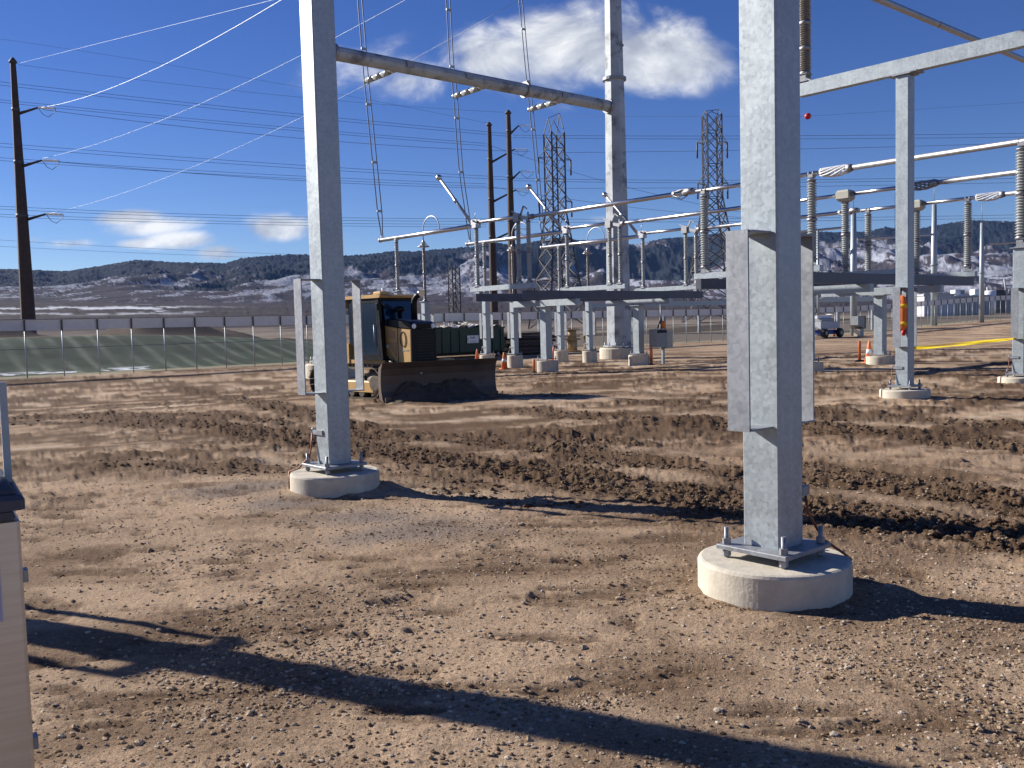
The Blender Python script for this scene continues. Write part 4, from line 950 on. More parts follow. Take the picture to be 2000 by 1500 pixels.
for sg in (-1, 1):
    y = sg * 0.362
    m = MB(); P = [(0.74, 1.60), (0.98, 1.58), (0.98, 1.42), (0.72, 1.42)]; m.prism(P, min(y, y + sg * 0.012), max(y, y + sg * 0.012)); m.build('louvre_panel', GREYBOX if False else mat('louvre_tan', (0.40, 0.26, 0.12), 0.6, 0, 0.2, 60.0), dzr)
    m = MB(); P = [(0.70, 1.32), (1.02, 1.34), (1.02, 0.98)]; m.prism(P, min(y, y + sg * 0.012), max(y, y + sg * 0.012)); m.build('louvre_panel', MATS['louvre_tan'], dzr)
    m = MB(); P = [(0.67, 1.20), (0.96, 0.92), (0.70, 0.92)]; m.prism(P, min(y, y + sg * 0.010), max(y, y + sg * 0.010)); m.build('louvre_panel', MATS['louvre_tan'], dzr)
    m = MB(); m.box(1.075, 1.09, min(y, y + sg * 0.008), max(y, y + sg * 0.008), 0.86, 1.68); m.build('door_seam', BLACKP, dzr)
    m = MB(); m.tube([(1.27 + 0.10 * math.cos(q * math.pi / 6) + 0.06 * (1.40 - (1.40 + 0.18 * math.sin(q * math.pi / 6))), y + sg * 0.008, 1.40 + 0.18 * math.sin(q * math.pi / 6)) for q in range(13)], 0.008, 5, cap=False); m.build('decal_outline', BLACKP, dzr)
    m = MB(); m.box(1.14, 1.46, min(y, y + sg * 0.006), max(y, y + sg * 0.006), 1.13, 1.15); m.build('model_strip', GREYBOX, dzr)
    m = MB(); m.box(0.66, 0.73, min(y, y + sg * 0.014), max(y, y + sg * 0.014), 1.20, 1.27); m.build('warning_decal', WHITE, dzr)
# cab
m = MB()
def cabpost(x0, z0, x1, z1, y, w=0.07): m.obox((x0, y, z0), (x1, y, z1), w, w, (0, 1, 0))
for y in (-0.50, 0.50):
    cabpost(0.42, 0.98, 0.30, 2.36, y, 0.09); cabpost(-0.62, 0.98, -0.66, 2.36, y, 0.09); cabpost(-0.86, 1.30, -0.86, 2.34, y * 0.92, 0.06)
m.box(-0.70, 0.46, -0.545, 0.545, 0.92, 1.00)
m.box(-0.9, 0.34, -0.52, 0.52, 2.30, 2.37)
m.build('cab_frame', BLACKP, dzr, (0.27, 0, 0))
m = MB(); m.prism([(-1.02, 2.37), (0.42, 2.372), (0.46, 2.42), (0.38, 2.455), (-0.95, 2.445), (-1.04, 2.42)], -0.57, 0.57); roof = m.build('cab_roof', YELLOW, dzr, (0.27, 0, 0))
m = MB(); m.box(0.10, 0.40, -0.50, -0.22, 2.456, 2.52, 0.02); m.build('roof_box', YELLOW, roof)
for y in (-0.46, 0.46):
    m = MB(); m.box(-1.12, -1.0, y - 0.10, y + 0.10, 2.16, 2.40, 0.02); m.build('rear_lamp_bracket', YELLOW, roof)
m = MB(); m.tube([(0.25, -0.3, 2.52), (0.25, -0.3, 2.60)], 0.035, 10); m.build('beacon', WHITE, roof)
for sg in (-1, 1):
    y = sg * 0.515
    m = MB(); m.prism([(-0.57, 1.02), (0.34, 1.02), (0.27, 2.29), (-0.60, 2.29)], min(y, y + sg * 0.02), max(y, y + sg * 0.02)); d = m.build('cab_door', GLASS, dzr, (0.27, 0, 0))
    m = MB(); yy_ = y + sg * 0.022
    for a, b in (((-0.57, 1.02), (0.34, 1.02)), ((0.34, 1.02), (0.27, 2.29)), ((0.27, 2.29), (-0.60, 2.29)), ((-0.60, 2.29), (-0.57, 1.02))): m.obox((a[0], yy_, a[1]), (b[0], yy_, b[1]), 0.05, 0.02, (0, 1, 0))
    m.build('door_frame', BLACKP, d)
    m = MB(); m.tube([(0.20, yy_ + sg * 0.03, 1.25), (0.19, yy_ + sg * 0.03, 1.75)], 0.012, 6); m.build('grab_rail', ALUD, d)
    m = MB(); m.prism([(-0.83, 1.34), (-0.68, 1.20), (-0.70, 2.28), (-0.84, 2.28)], min(y, y + sg * 0.012) - sg * 0.02, max(y, y + sg * 0.012) - sg * 0.02); m.build('quarter_window', GLASS, dzr, (0.27, 0, 0))
m = MB(); m.obox((0.47, 0, 1.72), (0.365, 0, 2.29), 0.86, 0.012, (1, 0, 0)); m.build('windscreen', GLASS, dzr, (0.27, 0, 0))
m = MB(); m.box(-0.90, -0.888, -0.42, 0.42, 1.36, 2.26); m.build('rear_window', GLASS, dzr, (0.27, 0, 0))
m = MB(); m.box(-0.35, 0.05, -0.22, 0.22, 1.0, 1.30, 0.04); m.box(-0.40, -0.28, -0.22, 0.22, 1.30, 1.85, 0.04); m.build('seat', RUBBER, dzr, (0.27, 0, 0))
m = MB(); m.box(-0.95, 0.40, -0.44, 0.44, 0.70, 0.915); m.build('floor_body', YELLOW, dzr, (0.27, 0, 0))
# rear tank with the round badge
m = MB(); m.prism([(-1.30, 0.80), (-0.70, 0.80), (-0.70, 1.30), (-0.92, 1.36), (-1.28, 1.22)], -0.46, 0.46); tank = m.build('rear_tank', YELLOW, dzr)
m = MB(); m.lathe([(0.15, -0.008), (0.15, 0.008)], 22); o = m.build('badge', GREYBOX, tank, (-1.02, -0.467, 1.02)); o.rotation_euler = (math.pi / 2, 0, 0); o.scale = (0.75, 1.15, 1)
m = MB(); m.add([(-1.09, -0.4775, 0.98), (-1.02, -0.4775, 1.06), (-0.96, -0.4775, 1.04), (-0.93, -0.4775, 1.13), (-0.98, -0.4775, 1.10), (-1.06, -0.4775, 1.12), (-1.10, -0.4775, 1.06), (-1.06, -0.4775, 1.00)], [(0, 1, 2, 3, 4, 5, 6, 7)]); m.build('badge_mark', WHITE, tank)
# exhaust and pre-cleaner
m = MB(); m.tube([(1.10, 0.14, 1.80), (1.10, 0.14, 2.18), (1.12, 0.14, 2.30), (1.22, 0.14, 2.40), (1.34, 0.14, 2.42)], [0.075, 0.075, 0.072, 0.066, 0.062], 14); ex = m.build('exhaust_stack', BLACKP, dzr)
m = MB(); m.tube([(1.26, 0.14, 2.47), (1.40, 0.14, 2.45)], [0.03, 0.09], 12); m.build('rain_cap', ALU, ex)
m = MB(); m.lathe([(0.05, 1.86), (0.05, 2.02), (0.13, 2.06), (0.13, 2.13), (0.05, 2.17)], 16, (0.86, -0.10)); m.build('air_precleaner', BLACKP, dzr)
# mirrors / lights on cab front
m = MB(); m.tube([(0.60, -0.50, 2.22), (0.72, -0.60, 2.20)], 0.014, 6); m.box(0.69, 0.75, -0.68, -0.56, 2.08, 2.24, 0.01); m.build('work_light', BLACKP, dzr)
# tracks
def track(yc, name):
    t = bpy.data.objects.new(name, None); COL.objects.link(t); t.parent = dzr; t.location = (0, yc, 0)
    L0, L1, r = -1.05, 1.02, 0.36
    pts = []
    n = 44; per = 2 * (L1 - L0) + 2 * math.pi * r
    sm_ = MB(); sm_.box(-0.066, 0.066, -0.25, 0.25, -0.018, 0.012); sm_.box(-0.058, -0.044, -0.25, 0.25, 0.012, 0.062); sme = sm_.mesh('track_shoe', TRACK)
    for i in range(n):
        d = per * i / n
        if d < L1 - L0: x, z, a = L0 + d, 2 * r, 0.0
        elif d < L1 - L0 + math.pi * r:
            q = (d - (L1 - L0)) / r; x, z, a = L1 + r * math.sin(q), r + r * math.cos(q), q
        elif d < 2 * (L1 - L0) + math.pi * r: x, z, a = L1 - (d - (L1 - L0) - math.pi * r), 0.0, math.pi
        else:
            q = (d - 2 * (L1 - L0) - math.pi * r) / r; x, z, a = L0 - r * math.sin(q), r - r * math.cos(q), math.pi + q
        o = link('track_shoe', sme, t, (x, 0, z + 0.06)); o.rotation_euler = (0, a, 0)
    m = MB(); m.box(L0 + 0.05, L1 - 0.05, -0.13, 0.13, 0.20, 0.46, 0.03); m.build('track_frame', YELLOW, t)
    for x, rr in ((L0, 0.33), (L1, 0.32)):
        m = MB(); m.lathe([(rr * 0.5, -0.14), (rr, -0.10), (rr, 0.10), (rr * 0.5, 0.14)], 24); o = m.build('idler' if x > 0 else 'sprocket', TRACK, t, (x, 0, 0.42)); o.rotation_euler = (math.pi / 2, 0, 0)
    for x in (-0.62, -0.25, 0.12, 0.5):
        m = MB(); m.lathe([(0.10, -0.12), (0.12, -0.10), (0.12, 0.10), (0.10, 0.12)], 16); o = m.build('roller', TRACK, t, (x, 0, 0.19)); o.rotation_euler = (math.pi / 2, 0, 0)
track(-0.90, 'crawler_track'); track(0.90, 'crawler_track')
# blade: ends measured on the ground, so it is set slightly angled to the machine
inv = Matrix.Rotation(-HD, 3, 'Z')
bR = inv @ (Vector((-2.85, 20.50, 0)) - Vector((dz0.x, dz0.y, 0))); bL = inv @ (Vector((-0.39, 21.85, 0)) - Vector((dz0.x, dz0.y, 0)))
bd = (bL - bR).normalized(); bn = Vector((bd.y, -bd.x, 0))      # blade along, forward normal
prof = [(0.10, 0.03), (0.03, 0.10), (-0.03, 0.25), (-0.05, 0.42), (-0.04, 0.60), (0.0, 0.76), (0.09, 0.90)]
def blade_pts(off, nseg):
    v = []
    for i in range(nseg + 1):
        p = bR + (bL - bR) * (i / nseg)
        for (x, z) in prof:
            q = p + bn * (x + off); v.append((q.x, q.y, z))
    return v
np_ = len(prof); ns = 8
m = MB(); va = blade_pts(0.0, ns); vb = blade_pts(-0.035, ns); o0 = len(va); f = []
for i in range(ns):
    for j in range(np_ - 1):
        a = i * np_ + j; f.append((a, a + np_, a + np_ + 1, a + 1)); f.append((o0 + a + 1, o0 + a + np_ + 1, o0 + a + np_, o0 + a))
for i in range(ns):
    a = i * np_; f.append((a, o0 + a, o0 + a + np_, a + np_)); a += np_ - 1; f.append((a + np_, o0 + a + np_, o0 + a, a))
for i in (0, ns):
    for j in range(np_ - 1):
        a = i * np_ + j; f.append((a, a + 1, o0 + a + 1, o0 + a) if i == 0 else (o0 + a, o0 + a + 1, a + 1, a))
m.add(va + vb, f); bl = m.build('blade', STEELW, dzr)
for e, sg in ((bR, -1), (bL, 1)):
    m = MB(); pr = [(e + bn * x, z) for x, z in prof] ; bk = [(e + bn * (-0.16), 0.78), (e + bn * (-0.22), 0.45), (e + bn * (-0.16), 0.08)]
    P = pr + bk; v0 = [(p.x, p.y, z) for p, z in P]; v1 = [(p.x + bd.x * sg * 0.03, p.y + bd.y * sg * 0.03, z) for p, z in P]; n_ = len(P)
    m.add(v0 + v1, [tuple(range(n_)), tuple(range(2 * n_ - 1, n_ - 1, -1))] + [(i, n_ + i, n_ + (i + 1) % n_, (i + 1) % n_) for i in range(n_)]); m.build('blade_end_plate', STEELW, bl)
m = MB(); a = bR + bn * 0.125; b = bL + bn * 0.125; m.obox((a.x, a.y, 0.07), (b.x, b.y, 0.07), 0.03, 0.13); m.build('cutting_edge', TRACK, bl)
bc = (bR + bL) / 2
for y in (-0.62, 0.62):
    m = MB(); m.obox((-0.1, y * 0.62, 0.50), (bc.x - 0.45, y * 0.75, 0.40), 0.16, 0.18); m.obox((bc.x - 0.45, y * 0.75, 0.40), (bc.x - 0.20 , y * 0.3, 0.40), 0.16, 0.16); m.build('push_arm', BLACKP, dzr)
    m = MB(); m.tube([(0.75, y * 0.72, 0.92), (1.15, y * 0.72, 0.80)], 0.05, 12); cyl = m.build('lift_cylinder', BLACKP, dzr)
    m = MB(); m.tube([(1.15, y * 0.72, 0.80), (bc.x - 0.14, y * 0.66, 0.62)], 0.028, 10); m.build('cylinder_rod', ALU, cyl)
m = MB(); p = bc + bd * 0.25 - bn * 0.20; m.box(p.x - 0.12, p.x + 0.12, p.y - 0.16, p.y + 0.16, 0.78, 0.93, 0.02); m.build('blade_tilt_link', YELLOW, dzr)
# heap of dirt pushed up in front of the blade
def heap(name, label, a, b, hgt, wid, seed, material):
    a = Vector(a); b = Vector(b); d = (b - a); L = d.length; d.normalize(); n = Vector((d.y, -d.x, 0))
    nx, ny = 130, 44; v = []; f = []
    tt = np.linspace(-0.12, 1.12, nx)[:, None] * np.ones((1, ny)); qq = np.linspace(-0.25, 1.0, ny)[None, :] * np.ones((nx, 1))
    X = a.x + d.x * tt * L + n.x * qq * wid; Y = a.y + d.y * tt * L + n.y * qq * wid
    prof_ = np.clip(1 - np.clip(qq, 0, 1) ** 0.8, 0, 1) * ss(-0.01, 0.22, tt) * (1 - ss(0.80, 1.12, tt))
    H = hgt * prof_ * (0.45 + 0.9 * fbm(X * 1.7, Y * 1.7, seed, 3)) + 0.26 * prof_ ** 0.95 * (fbm(X * 7, Y * 7, seed + 1, 5, 0.65) - 0.42) - 0.05 * (1 - ss(0.0, 0.2, prof_))
    Z = gbase(X, Y) + H
    v = [(float(X[i, j]), float(Y[i, j]), float(Z[i, j])) for i in range(nx) for j in range(ny)]
    f = [(i * ny + j, (i + 1) * ny + j, (i + 1) * ny + j + 1, i * ny + j + 1) for i in range(nx - 1) for j in range(ny - 1)]
    m = MB(); m.add(v, f, True); o = m.build(name, material); return tag(o, label, 'dirt')
heap('dirt_heap', 'dark heap of dirt rolled up against the bulldozer blade', (-2.80, 20.47, 0), (-0.70, 21.62, 0), 0.36, 0.50, 3, MUD)

# ------------------------------------------------------------------ dumpster, timber, reels
du0, du1, ds0, ds1 = 27.6, 34.6, 40.5, 42.9
g = gzs(31, 41.5) + 0.02
t = site('dumpster', 'long dark green roll-off dumpster heaped with pale debris', 'dumpster', 31.1, 41.7, g)
x0, x1, y0, y1 = du0 - 31.1, du1 - 31.1, ds0 - 41.7, ds1 - 41.7
m = MB(); m.box(x0, x1, y0, y0 + 0.06, 0.30, 1.56); m.build('side_wall', GREEN, t)
m = MB(); m.box(x0, x1, y1 - 0.06, y1, 0.30, 1.56); m.build('side_wall', GREEN, t)
m = MB(); m.box(x0, x0 + 0.06, y0 + 0.061, y1 - 0.061, 0.30, 1.56); m.build('end_wall', GREEN, t)
m = MB(); m.box(x1 - 0.06, x1, y0 + 0.061, y1 - 0.061, 0.30, 1.56); m.build('tailgate', GREEN, t)
m = MB(); m.box(x0 + 0.061, x1 - 0.061, y0 + 0.061, y1 - 0.061, 0.30, 0.36); m.build('floor', GREEN, t)
for i in range(12):
    x = x0 + 0.25 + i * (x1 - x0 - 0.5) / 11
    if 31.9 - 31.1 - 0.1 < x < 32.75 - 31.1 + 0.1: continue
    m = MB(); m.box(x - 0.04, x + 0.04, y0 - 0.05, y0 - 0.001, 0.30, 1.50); m.build('side_rib', GREEN, t)
m = MB(); m.box(x0 - 0.03, x1 + 0.03, y0 - 0.07, y0 + 0.07, 1.56, 1.64); m.build('top_rail', GREEN, t)
for y in (y0 + 0.5, y1 - 0.5):
    m = MB(); m.box(x0 - 0.2, x1 + 0.1, y - 0.08, y + 0.08, 0.12, 0.298); m.build('skid_rail', BLACKP, t)
for x in (x0 + 0.5, x1 - 0.4):
    for y in (y0 + 0.15, y1 - 0.15):
        m = MB(); m.lathe([(0.05, -0.10), (0.10, -0.09), (0.10, 0.09), (0.05, 0.10)], 14); o = m.build('roller_wheel', CAST, t, (x, y, 0.12)); o.rotation_euler = (math.pi / 2, 0, 0)
m = MB(); m.box(31.88 - 31.1, 32.68 - 31.1, y0 - 0.062, y0 - 0.052, 0.78, 1.20); sg_ = m.build('sign', WHITE, t)
def text_mesh(txt, size, mtl, name, parent, loc, rot):
    c = bpy.data.curves.new('letters', 'FONT'); c.body = txt; c.size = size; c.extrude = 0.002; c.space_character = 0.9; c.resolution_u = 2
    o = bpy.data.objects.new('letters_tmp', c); COL.objects.link(o)
    dg = bpy.context.evaluated_depsgraph_get(); me = bpy.data.meshes.new_from_object(o.evaluated_get(dg)); bpy.data.objects.remove(o); bpy.data.curves.remove(c)
    me.materials.clear(); me.materials.append(mtl); q = link(name, me, parent, loc); q.rotation_euler = rot
    return q
text_mesh('WM', 0.21, BLACKP, 'sign_lettering', sg_, (32.06 - 31.1, y0 - 0.066, 1.00), (math.pi / 2, 0, 0))
m = MB(); m.tube([(31.97 - 31.1 + 0.05 * math.cos(q * 0.5), y0 - 0.066, 1.0 + 0.07 * math.sin(q * 0.5)) for q in range(3, 10)], 0.012, 5); m.build('sign_mark', BLACKP, sg_)
for i in range(2):
    m = MB(); m.box(32.05 - 31.1, 32.48 - 31.1 + 0.06 * i, y0 - 0.066, y0 - 0.063, 0.88 - 0.055 * i, 0.90 - 0.055 * i); m.build('sign_line', GREYBOX, sg_)
rg = random.Random(4)
m = MB()
tt = np.linspace(x0 + 0.1, x1 - 0.1, 60)[:, None] * np.ones((1, 14)); qq = np.linspace(y0 + 0.08, y1 - 0.08, 14)[None] * np.ones((60, 1))
zz = 1.42 + 0.42 * fbm(tt * 1.6, qq * 1.6, 8, 3) + 0.14 * fbm(tt * 7, qq * 7, 9, 2) - 0.02
m.add([(float(tt[i, j]), float(qq[i, j]), float(zz[i, j])) for i in range(60) for j in range(14)], [(i * 14 + j, (i + 1) * 14 + j, (i + 1) * 14 + j + 1, i * 14 + j + 1) for i in range(59) for j in range(13)])
for i in range(40):
    x = rg.uniform(x0 + .4, x1 - .4); y = rg.uniform(y0 + .2, y1 - .3); a = rg.uniform(0, 3.1); L = rg.uniform(.15, .5); z = 1.68 + rg.uniform(0, .22)
    m.obox((x - L * math.cos(a), y - L * math.sin(a) * .4, z - rg.uniform(0, .2)), (x + L * math.cos(a), y + L * math.sin(a) * .4, z + rg.uniform(-.05, .1)), 0.12, 0.04)
o = m.build('debris', TRASH, None, S(31.1, 41.7, g), TH); tag(o, 'pale torn packaging and scrap heaped in the green dumpster', 'debris', kind='stuff')

# pile of dark poles and boards between dumpster and reels
g = gzs(37, 41.5)
t = site('timber_pile', 'low dark pile of stacked poles and boards right of the dumpster', 'timber pile', 37.6, 41.2, g)
for lay in range(6):
    n = 7 - lay
    for i in range(n):
        m = MB(); L = rg.uniform(1.9, 2.5); y = (i - (n - 1) / 2) * 0.27 + rg.uniform(-.03, .03); z = 0.13 + lay * 0.21; dx = rg.uniform(-.25, .25)
        if lay % 2 == 0: m.tube([(-L + dx, y, z), (L * .5 + dx, y + rg.uniform(-.08, .08), z)], 0.115, 8)
        else: m.obox((-L + dx, y, z), (L * .5 + dx, y + rg.uniform(-.12, .12), z + rg.uniform(-.02, .02)), 0.22, 0.17)
        m.build('timber', DWOOD if rg.random() < 0.85 else WOOD, t)
m = MB(); m.box(-0.15, 0.45, -1.1, -1.06, 0.25, 0.55); m.build('pallet_tag', WHITE, t)
def reel(label, u, s, r, w, z, tilt):
    t = site('timber_reel', label, 'cable reel', u, s, gzs(u, s) + z, 'timber cable reels')
    m = MB(); m.lathe([(r * 0.55, 0.05), (r * 0.55, w - 0.05)], 24); m.build('drum', WOOD, t)
    for z0 in (0.0, w - 0.05):
        m = MB(); m.lathe([(r, z0), (r, z0 + 0.05)], 28, smooth=False); m.build('flange', WOOD, t)
reel('pale timber cable reel at the bottom of the two-high stack', 40.55, 41.0, 0.55, 0.75, 0.02, 0)
reel('pale timber cable reel on top of another reel', 40.55, 41.0, 0.48, 0.62, 0.775, 0)
reel('pale timber cable reel standing right of the stacked pair', 41.75, 40.8, 0.50, 0.95, 0.02, 0)

# ------------------------------------------------------------------ cones and posts
cm = MB(); cm.lathe([(0.15, 0.03), (0.03, 0.70), (0.022, 0.71)], 18); cme = cm.mesh('cone_body', ORANGE)
cb_ = MB(); cb_.box(-0.18, 0.18, -0.18, 0.18, 0.0, 0.035, 0.01); cbm = cb_.mesh('cone_base', ORANGE)
cc_ = MB(); cc_.lathe([(0.105, 0.30), (0.081, 0.44)], 18); ccm = cc_.mesh('reflective_collar', WHITE)
def cone(label, x, y, collar=True, sc=1.0):
    t = thing('traffic_cone', label, 'traffic cone', (x, y, gz(x, y) + 0.01), 0.3, 'traffic cones'); t.scale = (sc, sc, sc)
    link('cone_base', cbm, t); link('cone_body', cme, t)
    if collar: link('reflective_collar', ccm, t)
cone('faded orange cone left of the pier in front of the dumpster', -1.72, 46.9, False, 0.95)
cone('orange cone left of the second pier from the blade', -0.31, 39.6, True, 1.0)
cone('orange cone between two piers behind the dark-beamed stand', 2.15, 47.2, False, 1.0)
cone('faded cone beside the pier left of the big tapered pole', 3.75, 46.4, False, 0.62)
cone('bright orange cone in front of the pier under the right-hand stand', 12.0, 31.2, True, 1.05)
def delineator(label, x, y, h, r=0.05):
    t = thing('delineator_post', label, 'marker post', (x, y, gz(x, y)), 0.4, 'orange marker posts')
    m = MB(); m.lathe([(0.16, 0.0), (0.15, 0.04), (0.06, 0.06)], 14); m.build('base', RUBBER, t)
    m = MB(); m.lathe([(r, 0.06), (r, h - 0.03), (r * 0.6, h)], 14); m.build('tube', ORANGE, t)
delineator('slim orange marker post at the left edge of a square column pier', 0.86, 35.5, 0.52, 0.05)
delineator('tall orange marker post under the operator cabinet', 5.85, 38.9, 0.85, 0.06)
delineator('slim red-orange post just left of the right-hand cone', 12.2, 32.6, 0.72, 0.05)

# ------------------------------------------------------------------ switch operator cabinet
g = gzs(30.4, 25.4)
t = site('operator_cabinet', 'grey operator cabinet on a thin post, wrapped in orange at the top', 'cabinet', 30.45, 25.4, g)
m = MB(); m.box(-0.62, 0.02, -0.22, 0.22, 0.72, 1.48, 0.02); m.build('cabinet_box', GREYBOX, t)
m = MB(); m.box(0.04, 0.44, -0.20, 0.20, 0.66, 1.40, 0.02); m.build('cabinet_box', BEIGE, t)
m = MB(); m.box(-0.60, 0.0, -0.232, -0.222, 1.32, 1.44); m.build('name_plate', BLACKP, t)
m = MB(); m.box(-0.05, 0.07, -0.05, 0.05, 0.0, 0.66); m.build('post', GALV, t)
m = MB(); m.tube([(-0.10, 0, 1.48), (-0.10, 0, 2.50)], 0.030, 8); m.build('operating_pipe', GALV2, t)
m = MB(); m.tube([(-0.30, 0, 1.52), (-0.10, -0.02, 1.92), (0.10, 0, 1.52)], 0.03, 7); m.build('handle', BLACKP, t)
m = MB(); m.lathe([(0.09, 1.49), (0.12, 1.60), (0.08, 1.76), (0.03, 1.82)], 10, (-0.02, -0.05)); m.build('orange_wrap', VEST, t)

# ------------------------------------------------------------------ bag and tape on the right-hand column
h = 0.127
t = site('tool_bag', 'orange and yellow safety harness bag hanging from the column bracket', 'bag', u0 - h - 0.05, s0 - 0.01, 1.55)
m = MB(); m.tube([(0, 0, 0.575), (0.0, 0.0, 0.50), (0.0, 0.01, 0.40)], 0.018, 6); m.build('strap', RUBBER, t)
m = MB(); m.lathe([(0.03, 0.42), (0.085, 0.38), (0.10, 0.2), (0.095, 0.0), (0.10, -0.15), (0.06, -0.22), (0.03, -0.24)], 16); o = m.build('fabric_body', VEST, t); o.scale = (0.6, 1.15, 1.05)
for z in (0.24, -0.10):
    m = MB(); m.lathe([(0.103, z - 0.035), (0.103, z + 0.035)], 16); o = m.build('yellow_band', LIME, t); o.scale = (0.62, 1.17, 1)
m = MB(); m.tube([(-0.055, 0.02, 0.36), (-0.062, 0.03, 0.1), (-0.055, 0.02, -0.16)], 0.014, 6); m.build('strap', BLACKP, t)
m = MB(); m.lathe([(0.03, -0.33), (0.04, -0.28), (0.035, -0.22)], 10, (0, -0.05)); m.build('red_pouch', REDB, t)
a = S(u0 - h - 0.02, s0, 0.98); b = S(PH['A'] - h - 0.03, 8.28, 1.02)
for k, (lab, za, zb, sg) in enumerate((('upper strand of yellow caution tape between the two right-hand columns', 0.965, 1.035, 0.0), ('lower strand of yellow caution tape between the two right-hand columns', 0.945, 1.02, 0.02))):
    pts = [a + (b - a) * (i / 10) for i in range(11)]
    m = MB(); v = []; f = []
    for i, p in enumerate(pts):
        fr = i / 10; z = za + (zb - za) * fr - sg * 4 * fr * (1 - fr); w = 0.020 * math.cos(fr * 5 * (1 + k) + k) ; ww = 0.020 * math.sin(fr * 5 * (1 + k) + k)
        nrm = Vector((-(b - a).y, (b - a).x, 0)).normalized()
        v += [(p.x + nrm.x * ww - a.x, p.y + nrm.y * ww - a.y, z + abs(w) * 0.5 + 0.008), (p.x - nrm.x * ww - a.x, p.y - nrm.y * ww - a.y, z - abs(w) * 0.5 - 0.008)]
    f = [(2 * i, 2 * i + 1, 2 * i + 3, 2 * i + 2) for i in range(10)]
    m.add(v, f, True); o = m.build('caution_tape', TAPE, None, (a.x, a.y, 0)); tag(o, lab, 'tape', 'caution tape')

# ------------------------------------------------------------------ boom lift and far equipment
g = gzs(70, 41)
t = site('boom_lift', 'small boom lift with white cover and blue chassis near the far fence', 'boom lift', 69.6, 41.0, g)
m = MB(); m.box(-1.3, 1.3, -0.55, 0.55, 0.28, 0.62, 0.05); m.build('chassis', BLUE, t)
for x in (-1.15, 1.15):
    for y in (-0.75, 0.75):
        w_ = MB(); w_.lathe([(0.18, -0.16), (0.36, -0.15), (0.38, -0.10), (0.38, 0.10), (0.36, 0.15), (0.18, 0.16)], 22); o = w_.build('wheel', RUBBER, t, (x, y, 0.38)); o.rotation_euler = (math.pi / 2, 0, 0)
        r_ = MB(); r_.lathe([(0.17, -0.165), (0.17, 0.165)], 14); r_.build('rim', CAST, o)
m = MB(); m.prism([(-1.5, 0.75), (1.2, 0.70), (1.35, 1.10), (1.25, 1.30), (-1.5, 1.32)], -0.6, 0.6); m.build('counterweight_cover', mat('lift_cover_grey', (0.42, 0.45, 0.48), 0.5), t)
m = MB(); m.box(-0.9, 0.9, -0.40, 0.40, 1.34, 1.60, 0.05); m.build('turret', GREYBOX, t)
m = MB(); m.obox((-1.2, 0, 1.70), (1.0, 0, 1.72), 0.22, 0.22); m.build('boom', WHITE, t)
m = MB(); m.tube([(0.9, -0.3, 1.55), (0.95, -0.3, 1.9), (0.95, 0.3, 1.9), (0.9, 0.3, 1.55)], 0.025, 6); m.build('guard_rail', ALUD, t)

def mast(label, x, y, h, r, spike=True):
    t = thing('lightning_mast', label, 'mast', (x, y, gz(x, y)), TH, 'slim grey masts')
    m = MB(); m.lathe([(r, -0.1), (r * 0.95, h * 0.5), (r * 0.7, h)], 12); m.build('pole', GALV, t)
    m = MB(); m.lathe([(r * 1.25, h * 0.5 - 0.05), (r * 1.25, h * 0.5 + 0.05)], 12); m.build('flange', GALV2, t)
    if spike: m = MB(); m.tube([(0, 0, h - 0.02), (0, 0, h + 2.2)], 0.03, 6); m.build('spike', GALV2, t)
    return t
mast('slim grey mast left of the orange bag column, topped by a spike', 29.45, 80.0, 10.6, 0.30)
mast('slim grey mast right of the orange bag column, topped by a spike', 44.5, 98.0, 12.6, 0.33)
mast('thin grey mast rising behind the white roof units', 50.5, 100.0, 10.6, 0.25)
def far_bus(label, a, b, r, posts):
    t = thing('far_bus', label, 'bus tube', (a[0], a[1], 0), 0.0, 'distant bus tubes')
    m = MB(); m.tube([(0, 0, a[2]), (b[0] - a[0], b[1] - a[1], b[2])], r, 10); m.build('pipe', ALUD, t)
    for f in posts:
        x = (b[0] - a[0]) * f; y = (b[1] - a[1]) * f; z = a[2] + (b[2] - a[2]) * f
        m = MB(); m.tube([(x, y, gz(a[0] + x, a[1] + y) - 0.1), (x, y, z - 0.02)], 0.12, 8); m.build('post', GALV, t)
far_bus('dark distant bus tube left of the left slim mast', (20.5, 86, 8.9), (28.7, 79, 9.0), 0.10, (0.75,))
far_bus('pale distant bus tube between the two slim masts', (31.2, 84, 8.35), (43.5, 96, 9.6), 0.12, (0.5,))
far_bus('pale distant bus tube at the right edge behind the pedestal', (49, 96, 8.4), (55, 97, 8.8), 0.10, (0.9,))

# low pale rack of pipes far behind the stands
t = thing('pipe_rack', 'long low pale rack with upright pipes far behind the right-hand stand', 'pipe rack', (22.0, 94.0, 0.0), 0.0)
m = MB(); m.box(-14, 15.5, -0.5, 0.5, 2.95, 3.40); m.build('deck', GALV, t)
rg = random.Random(11)
for i in range(9):
    x = -13.5 + i * 3.5; m = MB(); m.box(x - 0.12, x + 0.12, -0.2, 0.2, gz(22 + x, 94) - 0.1, 2.948); m.build('leg', GALV2, t)
for i in range(26):
    x = 5.5 + i * 0.38; hgt = rg.uniform(1.4, 1.9); m = MB()
    m.tube([(x, 0, 3.40), (x, 0, 3.4 + hgt)] if i % 3 else [(x, 0, 3.4), (x, 0, 3.2 + hgt), (x + 0.12, 0, 3.4 + hgt), (x + 0.24, 0, 3.2 + hgt), (x + 0.24, 0, 3.4)], 0.05, 6); m.build('upright_pipe', ALUD if i % 2 else DARKST, t)
m = MB(); m.obox((9.0, -0.6, 3.3), (12.6, -0.6, 5.2), 0.14, 0.14); m.build('brace', WHITE, t)
